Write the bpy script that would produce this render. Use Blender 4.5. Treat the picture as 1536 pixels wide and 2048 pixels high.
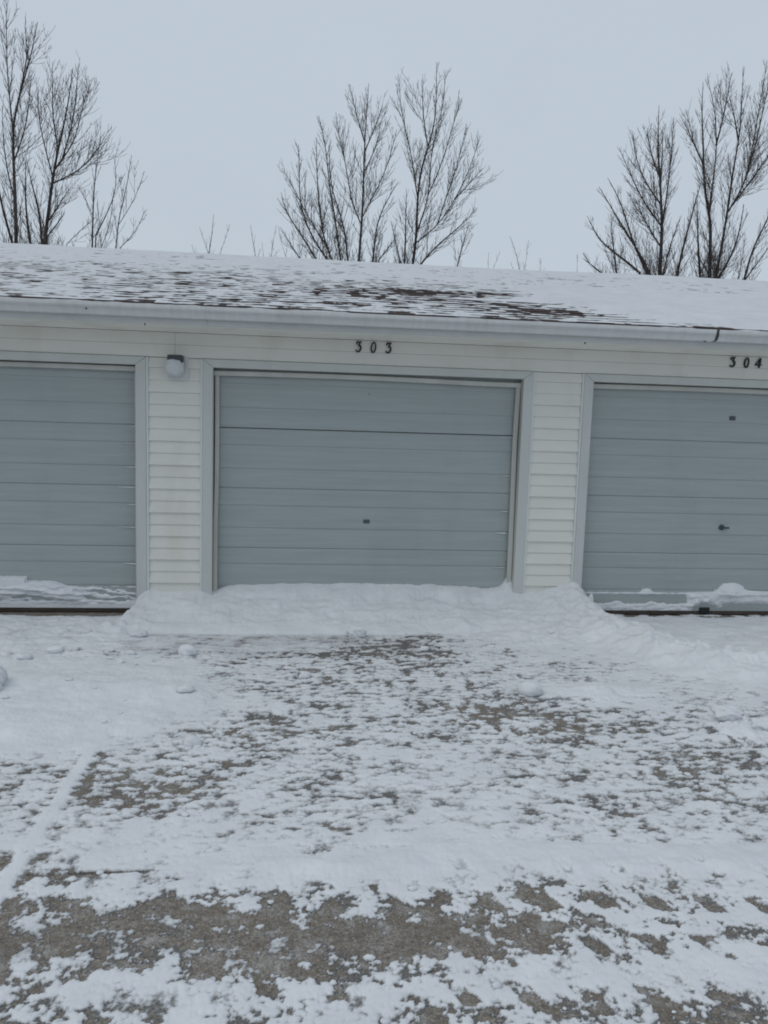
import bpy, bmesh, math, random
import numpy as np
from mathutils import Vector, Matrix

for o in list(bpy.data.objects):
    bpy.data.objects.remove(o, do_unlink=True)
SC = bpy.context.scene
COL = SC.collection
random.seed(7)

# ------------------------------------------------------------------ camera, sky, sun, exposure
YAW, PITCH, ROLL = 0.10692757, -0.11570736, 0.03084607
CAM = np.array([0.0, -6.70093462, 1.72103129])
FPX = 1550.0
_f = np.array([math.sin(YAW)*math.cos(PITCH), math.cos(YAW)*math.cos(PITCH), math.sin(PITCH)])
_r = np.array([math.cos(YAW), -math.sin(YAW), 0.0])
_u = np.cross(_r, _f)
_c, _s = math.cos(ROLL), math.sin(ROLL)
_R, _U = _c*_r + _s*_u, -_s*_r + _c*_u
cd = bpy.data.cameras.new('camera')
cam = bpy.data.objects.new('camera', cd)
COL.objects.link(cam)
cam.matrix_world = Matrix(((_R[0], _U[0], -_f[0], CAM[0]), (_R[1], _U[1], -_f[1], CAM[1]),
                           (_R[2], _U[2], -_f[2], CAM[2]), (0, 0, 0, 1)))
cd.sensor_width = 36.0
cd.lens = FPX/2048*36.0
cd.clip_start = 0.05
cd.clip_end = 2000.0
SC.camera = cam

SUN_EL, SUN_AZ = math.radians(55), math.radians(-112)      # azimuth from +Y towards +X: high, to the left
w = bpy.data.worlds.new('World')
SC.world = w
w.use_nodes = True
nt = w.node_tree
nt.nodes.clear()
sky = nt.nodes.new('ShaderNodeTexSky')
sky.sky_type = 'NISHITA'
sky.sun_disc = False
sky.sun_elevation = SUN_EL
sky.sun_rotation = SUN_AZ
sky.dust_density = 4.0
sky.air_density = 1.0
mx = nt.nodes.new('ShaderNodeMix'); mx.data_type = 'RGBA'
mx.inputs[0].default_value = 0.90
mx.inputs[7].default_value = (5.38, 6.07, 6.78, 1)        # flat cloud layer
nt.links.new(sky.outputs[0], mx.inputs[6])
wc = nt.nodes.new('ShaderNodeTexCoord')
wn = nt.nodes.new('ShaderNodeTexNoise'); wn.inputs['Scale'].default_value = 1.6; wn.inputs['Detail'].default_value = 3
nt.links.new(wc.outputs['Generated'], wn.inputs['Vector'])
wr_ = nt.nodes.new('ShaderNodeMapRange'); wr_.inputs[3].default_value = 0.93; wr_.inputs[4].default_value = 1.08
nt.links.new(wn.outputs[0], wr_.inputs[0])
wm = nt.nodes.new('ShaderNodeVectorMath'); wm.operation = 'SCALE'
nt.links.new(mx.outputs[2], wm.inputs[0]); nt.links.new(wr_.outputs[0], wm.inputs['Scale'])
bg = nt.nodes.new('ShaderNodeBackground')
bg.inputs[1].default_value = 0.1
nt.links.new(wm.outputs[0], bg.inputs[0])
wo = nt.nodes.new('ShaderNodeOutputWorld')
nt.links.new(bg.outputs[0], wo.inputs[0])

sl = bpy.data.lights.new('sun', 'SUN')
sl.energy = 0.5
sl.angle = math.radians(45)
sl.color = (1.0, 0.96, 0.9)
so = bpy.data.objects.new('sun', sl)
COL.objects.link(so)
_d = Vector((math.sin(SUN_AZ)*math.cos(SUN_EL), math.cos(SUN_AZ)*math.cos(SUN_EL), math.sin(SUN_EL)))
so.rotation_euler = _d.to_track_quat('Z', 'Y').to_euler()
so.location = (0, 0, 30)

SC.render.engine = 'CYCLES'
SC.cycles.filter_width = 1.9
vs = SC.view_settings
vs.view_transform = 'Standard'
vs.look = 'None'
vs.exposure = 0.0
vs.gamma = 1.0
vs.use_curve_mapping = False

# ------------------------------------------------------------------ helpers
def link(o, parent=None):
    COL.objects.link(o)
    if parent is not None:
        o.parent = parent
    return o

def tag(o, label=None, cat=None, group=None, kind=None):
    if label: o['label'] = label
    if cat: o['category'] = cat
    if group: o['group'] = group
    if kind: o['kind'] = kind
    return o

def empty(name, loc=(0, 0, 0), parent=None):
    o = bpy.data.objects.new(name, None)
    o.location = loc
    o.empty_display_size = 0.1
    return link(o, parent)

class MB:
    def __init__(self):
        self.v = []; self.f = []
    def add(self, vs, fs):
        n = len(self.v)
        self.v += [tuple(p) for p in vs]
        self.f += [tuple(i+n for i in q) for q in fs]
        return self
    def box(self, x0, x1, y0, y1, z0, z1):
        return self.add([(x0,y0,z0),(x1,y0,z0),(x1,y1,z0),(x0,y1,z0),(x0,y0,z1),(x1,y0,z1),(x1,y1,z1),(x0,y1,z1)],
                        [(0,3,2,1),(4,5,6,7),(0,1,5,4),(1,2,6,5),(2,3,7,6),(3,0,4,7)])
    def extrude_x(self, prof, x0, x1):
        """closed profile of (y, z), counter-clockwise seen from +X, swept from x0 to x1"""
        n = len(prof)
        vs = [(x0, y, z) for y, z in prof] + [(x1, y, z) for y, z in prof]
        fs = [(i, (i+1) % n, n+(i+1) % n, n+i) for i in range(n)]
        fs += [tuple(range(n-1, -1, -1)), tuple(range(n, 2*n))]
        return self.add(vs, fs)
    def extrude_y(self, prof, y0, y1):
        """closed outline of (x, z) swept from y0 to y1"""
        n = len(prof)
        vs = [(x, y0, z) for x, z in prof] + [(x, y1, z) for x, z in prof]
        fs = [(i, (i+1) % n, n+(i+1) % n, n+i) for i in range(n)]
        fs += [tuple(range(n-1, -1, -1)), tuple(range(n, 2*n))]
        return self.add(vs, fs)
    def mesh(self, name):
        me = bpy.data.meshes.new(name)
        me.from_pydata(self.v, [], self.f)
        bm = bmesh.new(); bm.from_mesh(me)
        bmesh.ops.recalc_face_normals(bm, faces=bm.faces)
        bm.to_mesh(me); bm.free()
        return me
    def build(self, name, mat, parent=None, bevel=0.0, smooth=False, loc=None):
        me = self.mesh(name)
        me.materials.append(mat)
        o = bpy.data.objects.new(name, me)
        if loc: o.location = loc
        if smooth:
            me.shade_smooth()
        if bevel:
            b = o.modifiers.new('bevel', 'BEVEL'); b.width = bevel; b.segments = 2; b.limit_method = 'ANGLE'
        return link(o, parent)

def grid_obj(name, P, F, mat, parent=None, attrs=None, smooth=True):
    """P (n,3) floats, F (m,4) or (m,3) ints"""
    me = bpy.data.meshes.new(name)
    k = F.shape[1]
    me.vertices.add(len(P)); me.vertices.foreach_set('co', np.ascontiguousarray(P, dtype=np.float32).ravel())
    me.loops.add(F.size); me.loops.foreach_set('vertex_index', np.ascontiguousarray(F, dtype=np.int32).ravel())
    me.polygons.add(len(F))
    me.polygons.foreach_set('loop_start', np.arange(0, F.size, k, dtype=np.int32))
    if smooth:
        me.polygons.foreach_set('use_smooth', np.ones(len(F), dtype=bool))
    me.update(calc_edges=True)
    for an, val in (attrs or {}).items():
        a = me.attributes.new(an, 'FLOAT', 'POINT')
        a.data.foreach_set('value', np.ascontiguousarray(val, dtype=np.float32).ravel())
    me.materials.append(mat)
    o = bpy.data.objects.new(name, me)
    return link(o, parent)

def grid_faces(nr, nc, mask=None, flip=False):
    i = np.arange(nr*nc).reshape(nr, nc)
    q = np.stack([i[:-1, :-1], i[:-1, 1:], i[1:, 1:], i[1:, :-1]], -1)
    if flip: q = q[..., ::-1]
    if mask is not None: q = q[mask]
    return q.reshape(-1, 4)

def compact(P, F, attrs):
    used = np.zeros(len(P), bool); used[F.ravel()] = True
    ix = np.cumsum(used)-1
    return P[used], ix[F], {k: v[used] for k, v in attrs.items()}

def _hash(ix, iy, seed):
    h = (ix.astype(np.int64)*374761393 + iy.astype(np.int64)*668265263 + seed*974634777) & 0xffffffff
    h = ((h ^ (h >> 13))*1274126177) & 0xffffffff
    return (h ^ (h >> 16)) & 0xffff

def perlin(x, y, seed=0):
    ix, iy = np.floor(x).astype(np.int64), np.floor(y).astype(np.int64)
    fx, fy = x-ix, y-iy
    u, v = fx*fx*fx*(fx*(fx*6-15)+10), fy*fy*fy*(fy*(fy*6-15)+10)
    def g(a, b, dx, dy):
        t = _hash(a, b, seed)*(2*math.pi/65536)
        return np.cos(t)*dx + np.sin(t)*dy
    n0 = g(ix, iy, fx, fy)*(1-u) + g(ix+1, iy, fx-1, fy)*u
    n1 = g(ix, iy+1, fx, fy-1)*(1-u) + g(ix+1, iy+1, fx-1, fy-1)*u
    return (n0*(1-v)+n1*v)*1.5

def fbm(x, y, octv=4, seed=0, gain=0.5):
    s = 0; a = 1.0; t = 0
    for k in range(octv):
        s = s + a*perlin(x*2**k + 17.3*k, y*2**k - 9.1*k, seed+k); t += a*a; a *= gain
    return s/math.sqrt(t)

def sstep(a, b, x):
    t = np.clip((x-a)/(b-a), 0, 1)
    return t*t*(3-2*t)

def uni(n, sd=0.36):
    """roughly normal noise -> roughly uniform 0..1"""
    return 1/(1+np.exp(-1.702*n/sd))

# ------------------------------------------------------------------ materials
class NT:
    def __init__(self, name):
        self.m = bpy.data.materials.new(name); self.m.use_nodes = True
        self.t = self.m.node_tree
        self.p = self.t.nodes['Principled BSDF']
        self.co = self.t.nodes.new('ShaderNodeTexCoord')
    def n(self, typ, **kw):
        q = self.t.nodes.new(typ)
        for k, v in kw.items(): setattr(q, k, v)
        return q
    def l(self, a, b): self.t.links.new(a, b)
    def coords(self, scale=(1, 1, 1), world=False):
        mp = self.n('ShaderNodeMapping'); mp.inputs['Scale'].default_value = scale
        if world:
            g = self.n('ShaderNodeNewGeometry'); self.l(g.outputs['Position'], mp.inputs[0])
        else:
            self.l(self.co.outputs['Object'], mp.inputs[0])
        return mp.outputs[0]
    def noise(self, scale, detail=3, rough=0.5, st=(1, 1, 1), world=False):
        q = self.n('ShaderNodeTexNoise'); q.inputs['Scale'].default_value = scale
        q.inputs['Detail'].default_value = detail; q.inputs['Roughness'].default_value = rough
        self.l(self.coords(st, world), q.inputs['Vector'])
        return q.outputs[0]
    def ramp(self, fac, stops):
        q = self.n('ShaderNodeValToRGB'); e = q.color_ramp.elements
        while len(e) < len(stops): e.new(0.5)
        for i, (p, c) in enumerate(stops):
            e[i].position = p; e[i].color = (c, c, c, 1) if isinstance(c, (int, float)) else (*c, 1)
        self.l(fac, q.inputs[0])
        return q.outputs[0]
    def mix(self, fac, a, b, mode='MIX'):
        q = self.n('ShaderNodeMix', data_type='RGBA', blend_type=mode)
        for s, v in ((0, fac), (6, a), (7, b)):
            if isinstance(v, (int, float)): q.inputs[s].default_value = v
            elif isinstance(v, tuple): q.inputs[s].default_value = (*v, 1)
            else: self.l(v, q.inputs[s])
        return q.outputs[2]
    def math(self, op, a, b=0.0, c=0.0, clamp=False):
        q = self.n('ShaderNodeMath', operation=op, use_clamp=clamp)
        for i, v in enumerate((a, b, c)):
            if isinstance(v, (int, float)): q.inputs[i].default_value = v
            else: self.l(v, q.inputs[i])
        return q.outputs[0]
    def bump(self, h, strength=0.3, dist=0.01):
        q = self.n('ShaderNodeBump'); q.inputs['Strength'].default_value = strength
        q.inputs['Distance'].default_value = dist
        self.l(h, q.inputs['Height']); self.l(q.outputs[0], self.p.inputs['Normal'])
    def col(self, c):
        if isinstance(c, tuple): self.p.inputs['Base Color'].default_value = (*c, 1)
        else: self.l(c, self.p.inputs['Base Color'])
    def rough(self, r, spec=0.3):
        if isinstance(r, (int, float)): self.p.inputs['Roughness'].default_value = r
        else: self.l(r, self.p.inputs['Roughness'])
        self.p.inputs['Specular IOR Level'].default_value = spec

def paint(name, c, var=0.06, streak=(1, 1, 1), rough=0.5, dirt=None, bump=0.0, spec=0.3, scale=6):
    t = NT(name)
    n = t.noise(scale, 4, 0.6, streak, world=True)
    lo = tuple(x*(1-var) for x in c); hi = tuple(min(1, x*(1+var)) for x in c)
    k = t.mix(t.ramp(n, [(0.3, 0.0), (0.7, 1.0)]), lo, hi)
    if dirt:
        d = t.noise(2.5, 5, 0.65, (1, 1, 0.35), world=True)
        k = t.mix(t.ramp(d, [(0.52, 0.0), (0.75, 0.35)]), k, dirt)
    t.col(k); t.rough(rough, spec)
    if bump:
        t.bump(t.noise(90, 3, 0.6, streak, world=True), bump, 0.004)
    return t.m

M = {}
M['siding'] = paint('cream_vinyl', (0.695, 0.69, 0.64), 0.035, (0.3, 1, 1), 0.5, (0.5, 0.47, 0.38), 0.05)
M['soffit'] = paint('soffit_vinyl', (0.84, 0.82, 0.76), 0.05, (0.3, 1, 1), 0.55, (0.42, 0.38, 0.28), 0.03)
M['casing'] = paint('casing_aluminium', (0.525, 0.545, 0.525), 0.04, (1, 1, 0.3), 0.45, (0.42, 0.44, 0.43), 0.03)
M['channel'] = paint('channel_vinyl', (0.62, 0.655, 0.65), 0.03, (1, 1, 0.3), 0.5)
M['jamb'] = paint('jamb_paint', (0.50, 0.50, 0.465), 0.08, (1, 1, 0.3), 0.6, (0.35, 0.32, 0.27))
M['gutter'] = paint('gutter_aluminium', (0.60, 0.61, 0.605), 0.06, (3, 1, 0.4), 0.45, (0.36, 0.38, 0.37), 0.03)
M['fascia'] = paint('fascia_aluminium', (0.56, 0.565, 0.56), 0.05, (1, 1, 1), 0.5, (0.38, 0.38, 0.36))
M['door'] = paint('door_steel', (0.345, 0.386, 0.384), 0.06, (0.25, 1, 5), 0.45, (0.27, 0.32, 0.335), 0.06)
M['dark_metal'] = paint('dark_metal', (0.075, 0.09, 0.10), 0.1, (1, 1, 1), 0.45)
M['black'] = paint('black_paint', (0.018, 0.02, 0.022), 0.15, (1, 1, 1), 0.5, scale=60)
M['lamp_dark'] = paint('lamp_dark_glass', (0.05, 0.058, 0.065), 0.1, (1, 1, 1), 0.25)
M['white_plastic'] = paint('white_plastic', (0.58, 0.60, 0.60), 0.04, (1, 1, 1), 0.4)
M['rubber'] = paint('seal_rubber', (0.075, 0.058, 0.048), 0.3, (0.5, 1, 2), 0.8, scale=25)
M['inside'] = paint('interior_board', (0.12, 0.10, 0.08), 0.15)
M['stain'] = paint('gutter_sealant', (0.05, 0.06, 0.055), 0.2)

def concrete():
    t = NT('concrete')
    a = t.noise(1.3, 4, 0.6, world=True)
    b = t.noise(110, 3, 0.7, world=True)
    v = t.n('ShaderNodeTexVoronoi'); v.inputs['Scale'].default_value = 150
    t.l(t.coords((1, 1, 1), True), v.inputs['Vector'])
    c = t.mix(t.ramp(a, [(0.3, 0.0), (0.7, 1.0)]), (0.145, 0.122, 0.096), (0.205, 0.176, 0.142))
    c = t.mix(t.ramp(b, [(0.35, 0.0), (0.65, 1.0)]), t.mix(0.45, c, (0.10, 0.085, 0.07)), t.mix(0.25, c, (0.42, 0.385, 0.34)))
    s = t.n('ShaderNodeSeparateColor'); t.l(v.outputs['Color'], s.inputs[0])
    v2 = t.n('ShaderNodeTexVoronoi'); v2.inputs['Scale'].default_value = 62
    t.l(t.coords((1, 1, 1), True), v2.inputs['Vector'])
    s2 = t.n('ShaderNodeSeparateColor'); t.l(v2.outputs['Color'], s2.inputs[0])
    c = t.mix(t.ramp(s2.outputs[2], [(0.0, 0.45), (0.35, 0.0)]), c, (0.085, 0.072, 0.058))
    c = t.mix(t.ramp(s2.outputs[0], [(0.70, 0.0), (1.0, 0.45)]), c, (0.31, 0.285, 0.255))
    c = t.mix(t.ramp(s.outputs[0], [(0.85, 0.0), (0.97, 0.40)]), c, (0.45, 0.43, 0.40))
    c = t.mix(t.ramp(s.outputs[1], [(0.88, 0.0), (0.98, 0.45)]), c, (0.06, 0.05, 0.045))
    fz = t.math('ADD', t.math('MULTIPLY', t.noise(9, 6, 0.7, (1, 1, 1), world=True), 0.8), t.math('MULTIPLY', t.noise(170, 3, 0.7, world=True), 0.35))
    c = t.mix(t.ramp(fz, [(0.58, 0.0), (0.80, 0.55)]), c, (0.66, 0.68, 0.70))
    t.col(c); t.rough(0.75, 0.3)
    h = t.math('ADD', b, t.math('MULTIPLY', v.outputs['Distance'], -0.8))
    t.bump(h, 0.6, 0.004)
    return t.m
M['concrete'] = concrete()

def snow_mat(name, under, fine=1.0, wa=(0.66, 0.68, 0.705), wb=(0.755, 0.775, 0.795)):
    """snow whose thin film lets the surface below tint it; 'thick' is the depth in mm at each vertex"""
    t = NT(name)
    at = t.n('ShaderNodeAttribute', attribute_name='thick')
    n1 = t.noise(70*fine, 4, 0.7, world=True)
    n2 = t.noise(240*fine, 2, 0.6, world=True)
    n = t.math('ADD', t.math('MULTIPLY', n1, 0.7), t.math('MULTIPLY', n2, 0.5))
    n = t.math('MULTIPLY_ADD', t.math('SUBTRACT', n, 0.6), 5.0, at.outputs['Fac'])
    cov = t.ramp(t.math('MULTIPLY', n, 0.2, clamp=True), [(0.0, 0.0), (0.32, 0.62), (0.75, 1.0)])
    m1 = t.noise(5, 5, 0.6, world=True)
    white = t.mix(t.ramp(m1, [(0.3, 0.0), (0.7, 1.0)]), wa, wb)
    grit = t.noise(160, 2, 0.5, world=True)
    und = t.mix(t.ramp(grit, [(0.35, 0.0), (0.65, 1.0)]), tuple(x*0.6 for x in under), tuple(min(1, x*1.45) for x in under))
    t.col(t.mix(cov, und, white))
    t.rough(0.85, 0.15)
    hb = t.math('ADD', t.noise(38, 5, 0.65, world=True), t.math('MULTIPLY', n2, 0.5))
    t.bump(hb, 0.35, 0.008)
    return t.m
M['snow'] = snow_mat('snow', (0.15, 0.146, 0.142))
M['roof_snow'] = snow_mat('roof_snow', (0.10, 0.09, 0.085), 1.0, (0.60, 0.62, 0.645), (0.67, 0.69, 0.715))

def shingle_mat():
    t = NT('asphalt_shingle')
    oi = t.n('ShaderNodeObjectInfo')
    g = t.noise(220, 2, 0.6, world=True)
    b = t.noise(4, 3, 0.6, (1, 1, 1), world=True)
    c = t.mix(oi.outputs['Random'], (0.034, 0.027, 0.026), (0.066, 0.052, 0.048))
    c = t.mix(t.ramp(b, [(0.35, 0.0), (0.7, 0.6)]), c, (0.082, 0.050, 0.044))
    c = t.mix(t.ramp(g, [(0.35, 0.0), (0.7, 0.4)]), c, (0.11, 0.085, 0.078))
    t.col(c); t.rough(0.9, 0.2); t.bump(g, 0.5, 0.003)
    return t.m
M['shingle'] = shingle_mat()

def bark(name, a, b):
    t = NT(name)
    n = t.noise(9, 5, 0.7, (1, 1, 0.25))
    t.col(t.mix(t.ramp(n, [(0.3, 0.0), (0.7, 1.0)]), a, b)); t.rough(0.9, 0.15)
    t.bump(n, 0.6, 0.02)
    return t.m
M['bark'] = bark('bark', (0.030, 0.023, 0.021), (0.075, 0.058, 0.052))
M['twig'] = bark('twig_bark', (0.075, 0.065, 0.061), (0.13, 0.115, 0.108))

def field():
    t = NT('snowy_field')
    n = t.noise(0.5, 6, 0.65, world=True)
    t.col(t.mix(t.ramp(n, [(0.3, 0.0), (0.45, 1.0)]), (0.25, 0.22, 0.16), (0.80, 0.82, 0.85)))
    t.rough(0.9, 0.15); t.bump(t.noise(6, 5, 0.6, world=True), 0.5, 0.05)
    return t.m
M['field'] = field()

# ------------------------------------------------------------------ ground
gm = MB()
gm.box(-600, 600, -600, 600, -1.0, -0.16)
tag(gm.build('ground', M['field']), kind='structure')

drive = MB().box(-14.0, 16.0, -13.0, -0.005, -0.16, -0.020).build('driveway', M['concrete'])
tag(drive, kind='structure')
SLX = [-10.95, -7.65, -4.35, -1.05, 2.25, 5.55, 8.85, 12.15]
SLY = [-12.0, -7.2, -3.86, -0.575, -0.006]
for j in range(len(SLY)-1):
    for i in range(len(SLX)-1):
        g = 0.004
        dz = random.uniform(-0.002, 0.0)
        x0, x1, y0, y1 = SLX[i]+g, SLX[i+1]-g, SLY[j]+g, SLY[j+1]-g
        MB().box(x0-(x0+x1)/2, (x1-x0)/2, -(y1-y0)/2, (y1-y0)/2, -0.017, dz).build(
            'concrete_slab', M['concrete'], drive, bevel=0.006, loc=((x0+x1)/2, (y0+y1)/2, 0.0))

# ------------------------------------------------------------------ garage block
GX0, GX1, GD = -8.05, 9.20, 7.10           # ends and depth
PITCH_X = 3.306
OPEN = [(-0.759+PITCH_X*k, 1.914+PITCH_X*k) for k in (-2, -1, 0, 1, 2)]
ZH = 2.13
EAVE_Y, EAVE_Z, SLOPE = -0.47, 2.575, 0.29
RIDGE_Y = 3.55
COSR = 1/math.sqrt(1+SLOPE*SLOPE)
G = tag(empty('garage_building', (0.5, 3.5, 0)), 'long cream sided garage block with grey steel doors under a snowy low roof', 'garage')
G.location = (0, 0, 0)

prof = [(GX0, 2.40), (GX0, 0.0)]
for a, b in OPEN:
    prof += [(a-0.02, 0.0), (a-0.02, ZH+0.02), (b+0.02, ZH+0.02), (b+0.02, 0.0)]
prof += [(GX1, 0.0), (GX1, 2.40)]
front = MB().extrude_y(prof, 0.034, 0.15).build('wall', M['inside'], G)
for x0, x1 in ((GX0, GX0+0.12), (GX1-0.12, GX1)):
    MB().add([(x0,.152,0),(x1,.152,0),(x1,GD,0),(x0,GD,0),
              (x0,.152,2.70),(x1,.152,2.70),(x1,GD/2,3.66),(x0,GD/2,3.66),(x1,GD,2.70),(x0,GD,2.70)],
             [(0,1,2,3),(0,4,5,1),(4,7,6,5),(7,9,8,6),(9,3,2,8),(0,3,9,7,4),(1,5,6,8,2)]).build('gable_wall', M['siding'], G)
MB().box(GX0+0.13, GX1-0.13, GD-0.12, GD, 0, 2.70).build('back_wall', M['siding'], G)
MB().box(GX0+0.13, GX1-0.13, 0.0, GD-0.13, -0.15, -0.004).build('foundation', M['concrete'], G)

# vinyl siding: each course its own board, lower lip proud
def board(x0, x1, z0, h, lip, parent, mat=None):
    p = [(0.033, z0), (0.026-lip*0.5, z0-0.001), (0.026-lip, z0+0.003), (0.026-lip, z0+0.010), (0.024, z0+h-0.001), (0.033, z0+h-0.001)]
    return MB().extrude_x(p, x0, x1).build('siding_board', mat or M['siding'], parent)

CH = 0.019
edges = [GX0+0.002] + [v for ab in OPEN for v in (ab[0]-0.083, ab[1]+0.085)] + [GX1-0.002]
for k in range(0, len(edges), 2):
    x0, x1 = edges[k], edges[k+1]
    MB().box(x0+0.001, x0+CH, 0.004, 0.033, 0.0, 2.197).build('trim_channel', M['channel'], front, bevel=0.002)
    MB().box(x1-CH, x1-0.001, 0.004, 0.033, 0.0, 2.197).build('trim_channel', M['channel'], front, bevel=0.002)
    z = -0.0195; c = 0
    while z < 2.19:
        h = min(0.1016, 2.197-z)
        if h > 0.02:
            board(x0+CH+0.001, x1-CH-0.001, max(z, 0.002), h if z > 0 else h+z-0.002, (0.013, 0.020)[c % 2], front)
        z += 0.1016; c += 1
HS = [GX0+0.002, -6.0, -1.073, 5.95, GX1-0.002]
for a, b in zip(HS[:-1], HS[1:]):
    board(a+0.001, b-0.0008, 2.2015, 0.1055, 0.010, front)
    board(a+0.001, b-0.0008, 2.3085, 0.098, 0.007, front)

# eave: soffit, fascia, gutter
MB().add([(GX0-.2,.033,2.4085),(GX1+.2,.033,2.4085),(GX1+.2,-.419,2.424),(GX0-.2,-.419,2.424),
          (GX0-.2,.033,2.420),(GX1+.2,.033,2.420),(GX1+.2,-.419,2.436),(GX0-.2,-.419,2.436)],
         [(0,3,2,1),(4,5,6,7),(0,1,5,4),(1,2,6,5),(2,3,7,6),(3,0,4,7)]).build('soffit', M['soffit'], G)
for a, b in ((GX0-.2, -0.753), (-0.751, GX1+.2)):
    MB().box(a, b, -0.44, -0.42, 2.421, 2.548).build('fascia_board', M['fascia'], G, bevel=0.002)
gp = [(-0.4425, 2.556), (-0.4425, 2.462), (-0.500, 2.462), (-0.507, 2.468), (-0.512, 2.484), (-0.522, 2.500), (-0.538, 2.512), (-0.549, 2.520),
      (-0.5525, 2.530), (-0.5525, 2.553), (-0.541, 2.5545), (-0.541, 2.5525), (-0.550, 2.551), (-0.550, 2.531), (-0.536, 2.5145), (-0.520, 2.5025),
      (-0.509, 2.486), (-0.504, 2.470), (-0.498, 2.4645), (-0.4445, 2.4645), (-0.4445, 2.556)]
gut = MB().extrude_x(gp, GX0-.2, GX1+.2).build('gutter', M['gutter'], G)
# dark sealed lap joint that follows the gutter face
sx = 3.345
sp = [(-0.4985, 2.459), (-0.503, 2.462), (-0.510, 2.468), (-0.515, 2.483), (-0.525, 2.498), (-0.540, 2.510), (-0.552, 2.519), (-0.5555, 2.530), (-0.5555, 2.555)]
m = MB()
for i in range(len(sp)-1):
    (ya, za), (yb, zb) = sp[i], sp[i+1]
    def off(k): return 0.028*math.sin(k*0.62)*0.55 + 0.004*k
    a, b = off(i), off(i+1)
    wa, wb = 0.013-0.0008*abs(i-4), 0.013-0.0008*abs(i+1-4)
    m.add([(sx+a-wa, ya, za), (sx+a+wa, ya, za), (sx+b+wb, yb, zb), (sx+b-wb, yb, zb),
           (sx+a-wa, ya+.003, za+.001), (sx+a+wa, ya+.003, za+.001), (sx+b+wb, yb+.003, zb+.001), (sx+b-wb, yb+.003, zb+.001)],
          [(0,1,2,3),(4,7,6,5),(0,4,5,1),(1,5,6,2),(2,6,7,3),(3,7,4,0)])
m.build('gutter_joint', M['stain'], gut)
MB().box(sx-0.078, sx-0.052, -0.5045, -0.4985, 2.457, 2.4645).build('gutter_screw', M['stain'], gut, bevel=0.002)
for nx, ny, nz in ((-1.227, -0.43, 2.405), (2.287, -0.43, 2.405)):
    MB().box(nx-0.005, nx+0.005, ny-0.006, ny+0.006, nz, nz+0.026).build('nail', M['dark_metal'], G, bevel=0.002)
MB().box(-1.646, -1.631, -0.5325, -0.527, 2.494, 2.506).build('gutter_screw', M['dark_metal'], gut, bevel=0.002)

# ------------------------------------------------------------------ doors and their frames
RIBS = [2.012, 1.808, 1.488, 1.286, 0.965, 0.768, 0.449, 0.247]
SEAM = [2.158, 1.634, 1.113, 0.587, 0.036]
DY = 0.110

def mitre(x0, x1, parent):
    e = 0.083; eb = 0.085
    MB().extrude_y([(x0-e, 0.001), (x0, 0.001), (x0, ZH), (x0-e, ZH+0.067)], 0.0, 0.033).build('casing', M['casing'], parent, bevel=0.003)
    MB().extrude_y([(x1+eb, 0.001), (x1, 0.001), (x1, ZH), (x1+eb, ZH+0.067)], 0.0, 0.033).build('casing', M['casing'], parent, bevel=0.003)
    MB().extrude_y([(x0+0.001, ZH+0.0005), (x1-0.001, ZH+0.0005), (x1+eb-0.001, ZH+0.0680), (x0-e+0.001, ZH+0.0680)], 0.0, 0.033).build('casing', M['casing'], parent, bevel=0.003)

def ribbon(pts, w, y0, y1):
    """strip that follows (x, z) points, w wide to the right of them"""
    m = MB(); n = len(pts)
    vs = []
    for x, z, *yy in pts:
        a = yy[0] if yy else 0
        vs += [(x, y0+a, z), (x+w, y0+a, z), (x+w, y1+a, z), (x, y1+a, z)]
    fs = [(0, 1, 2, 3), (4*n-4, 4*n-1, 4*n-2, 4*n-3)]
    for i in range(n-1):
        for q in range(4):
            fs.append((4*i+q, 4*i+4+q, 4*i+4+(q+1) % 4, 4*i+(q+1) % 4))
    return m.add(vs, fs)

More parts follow.
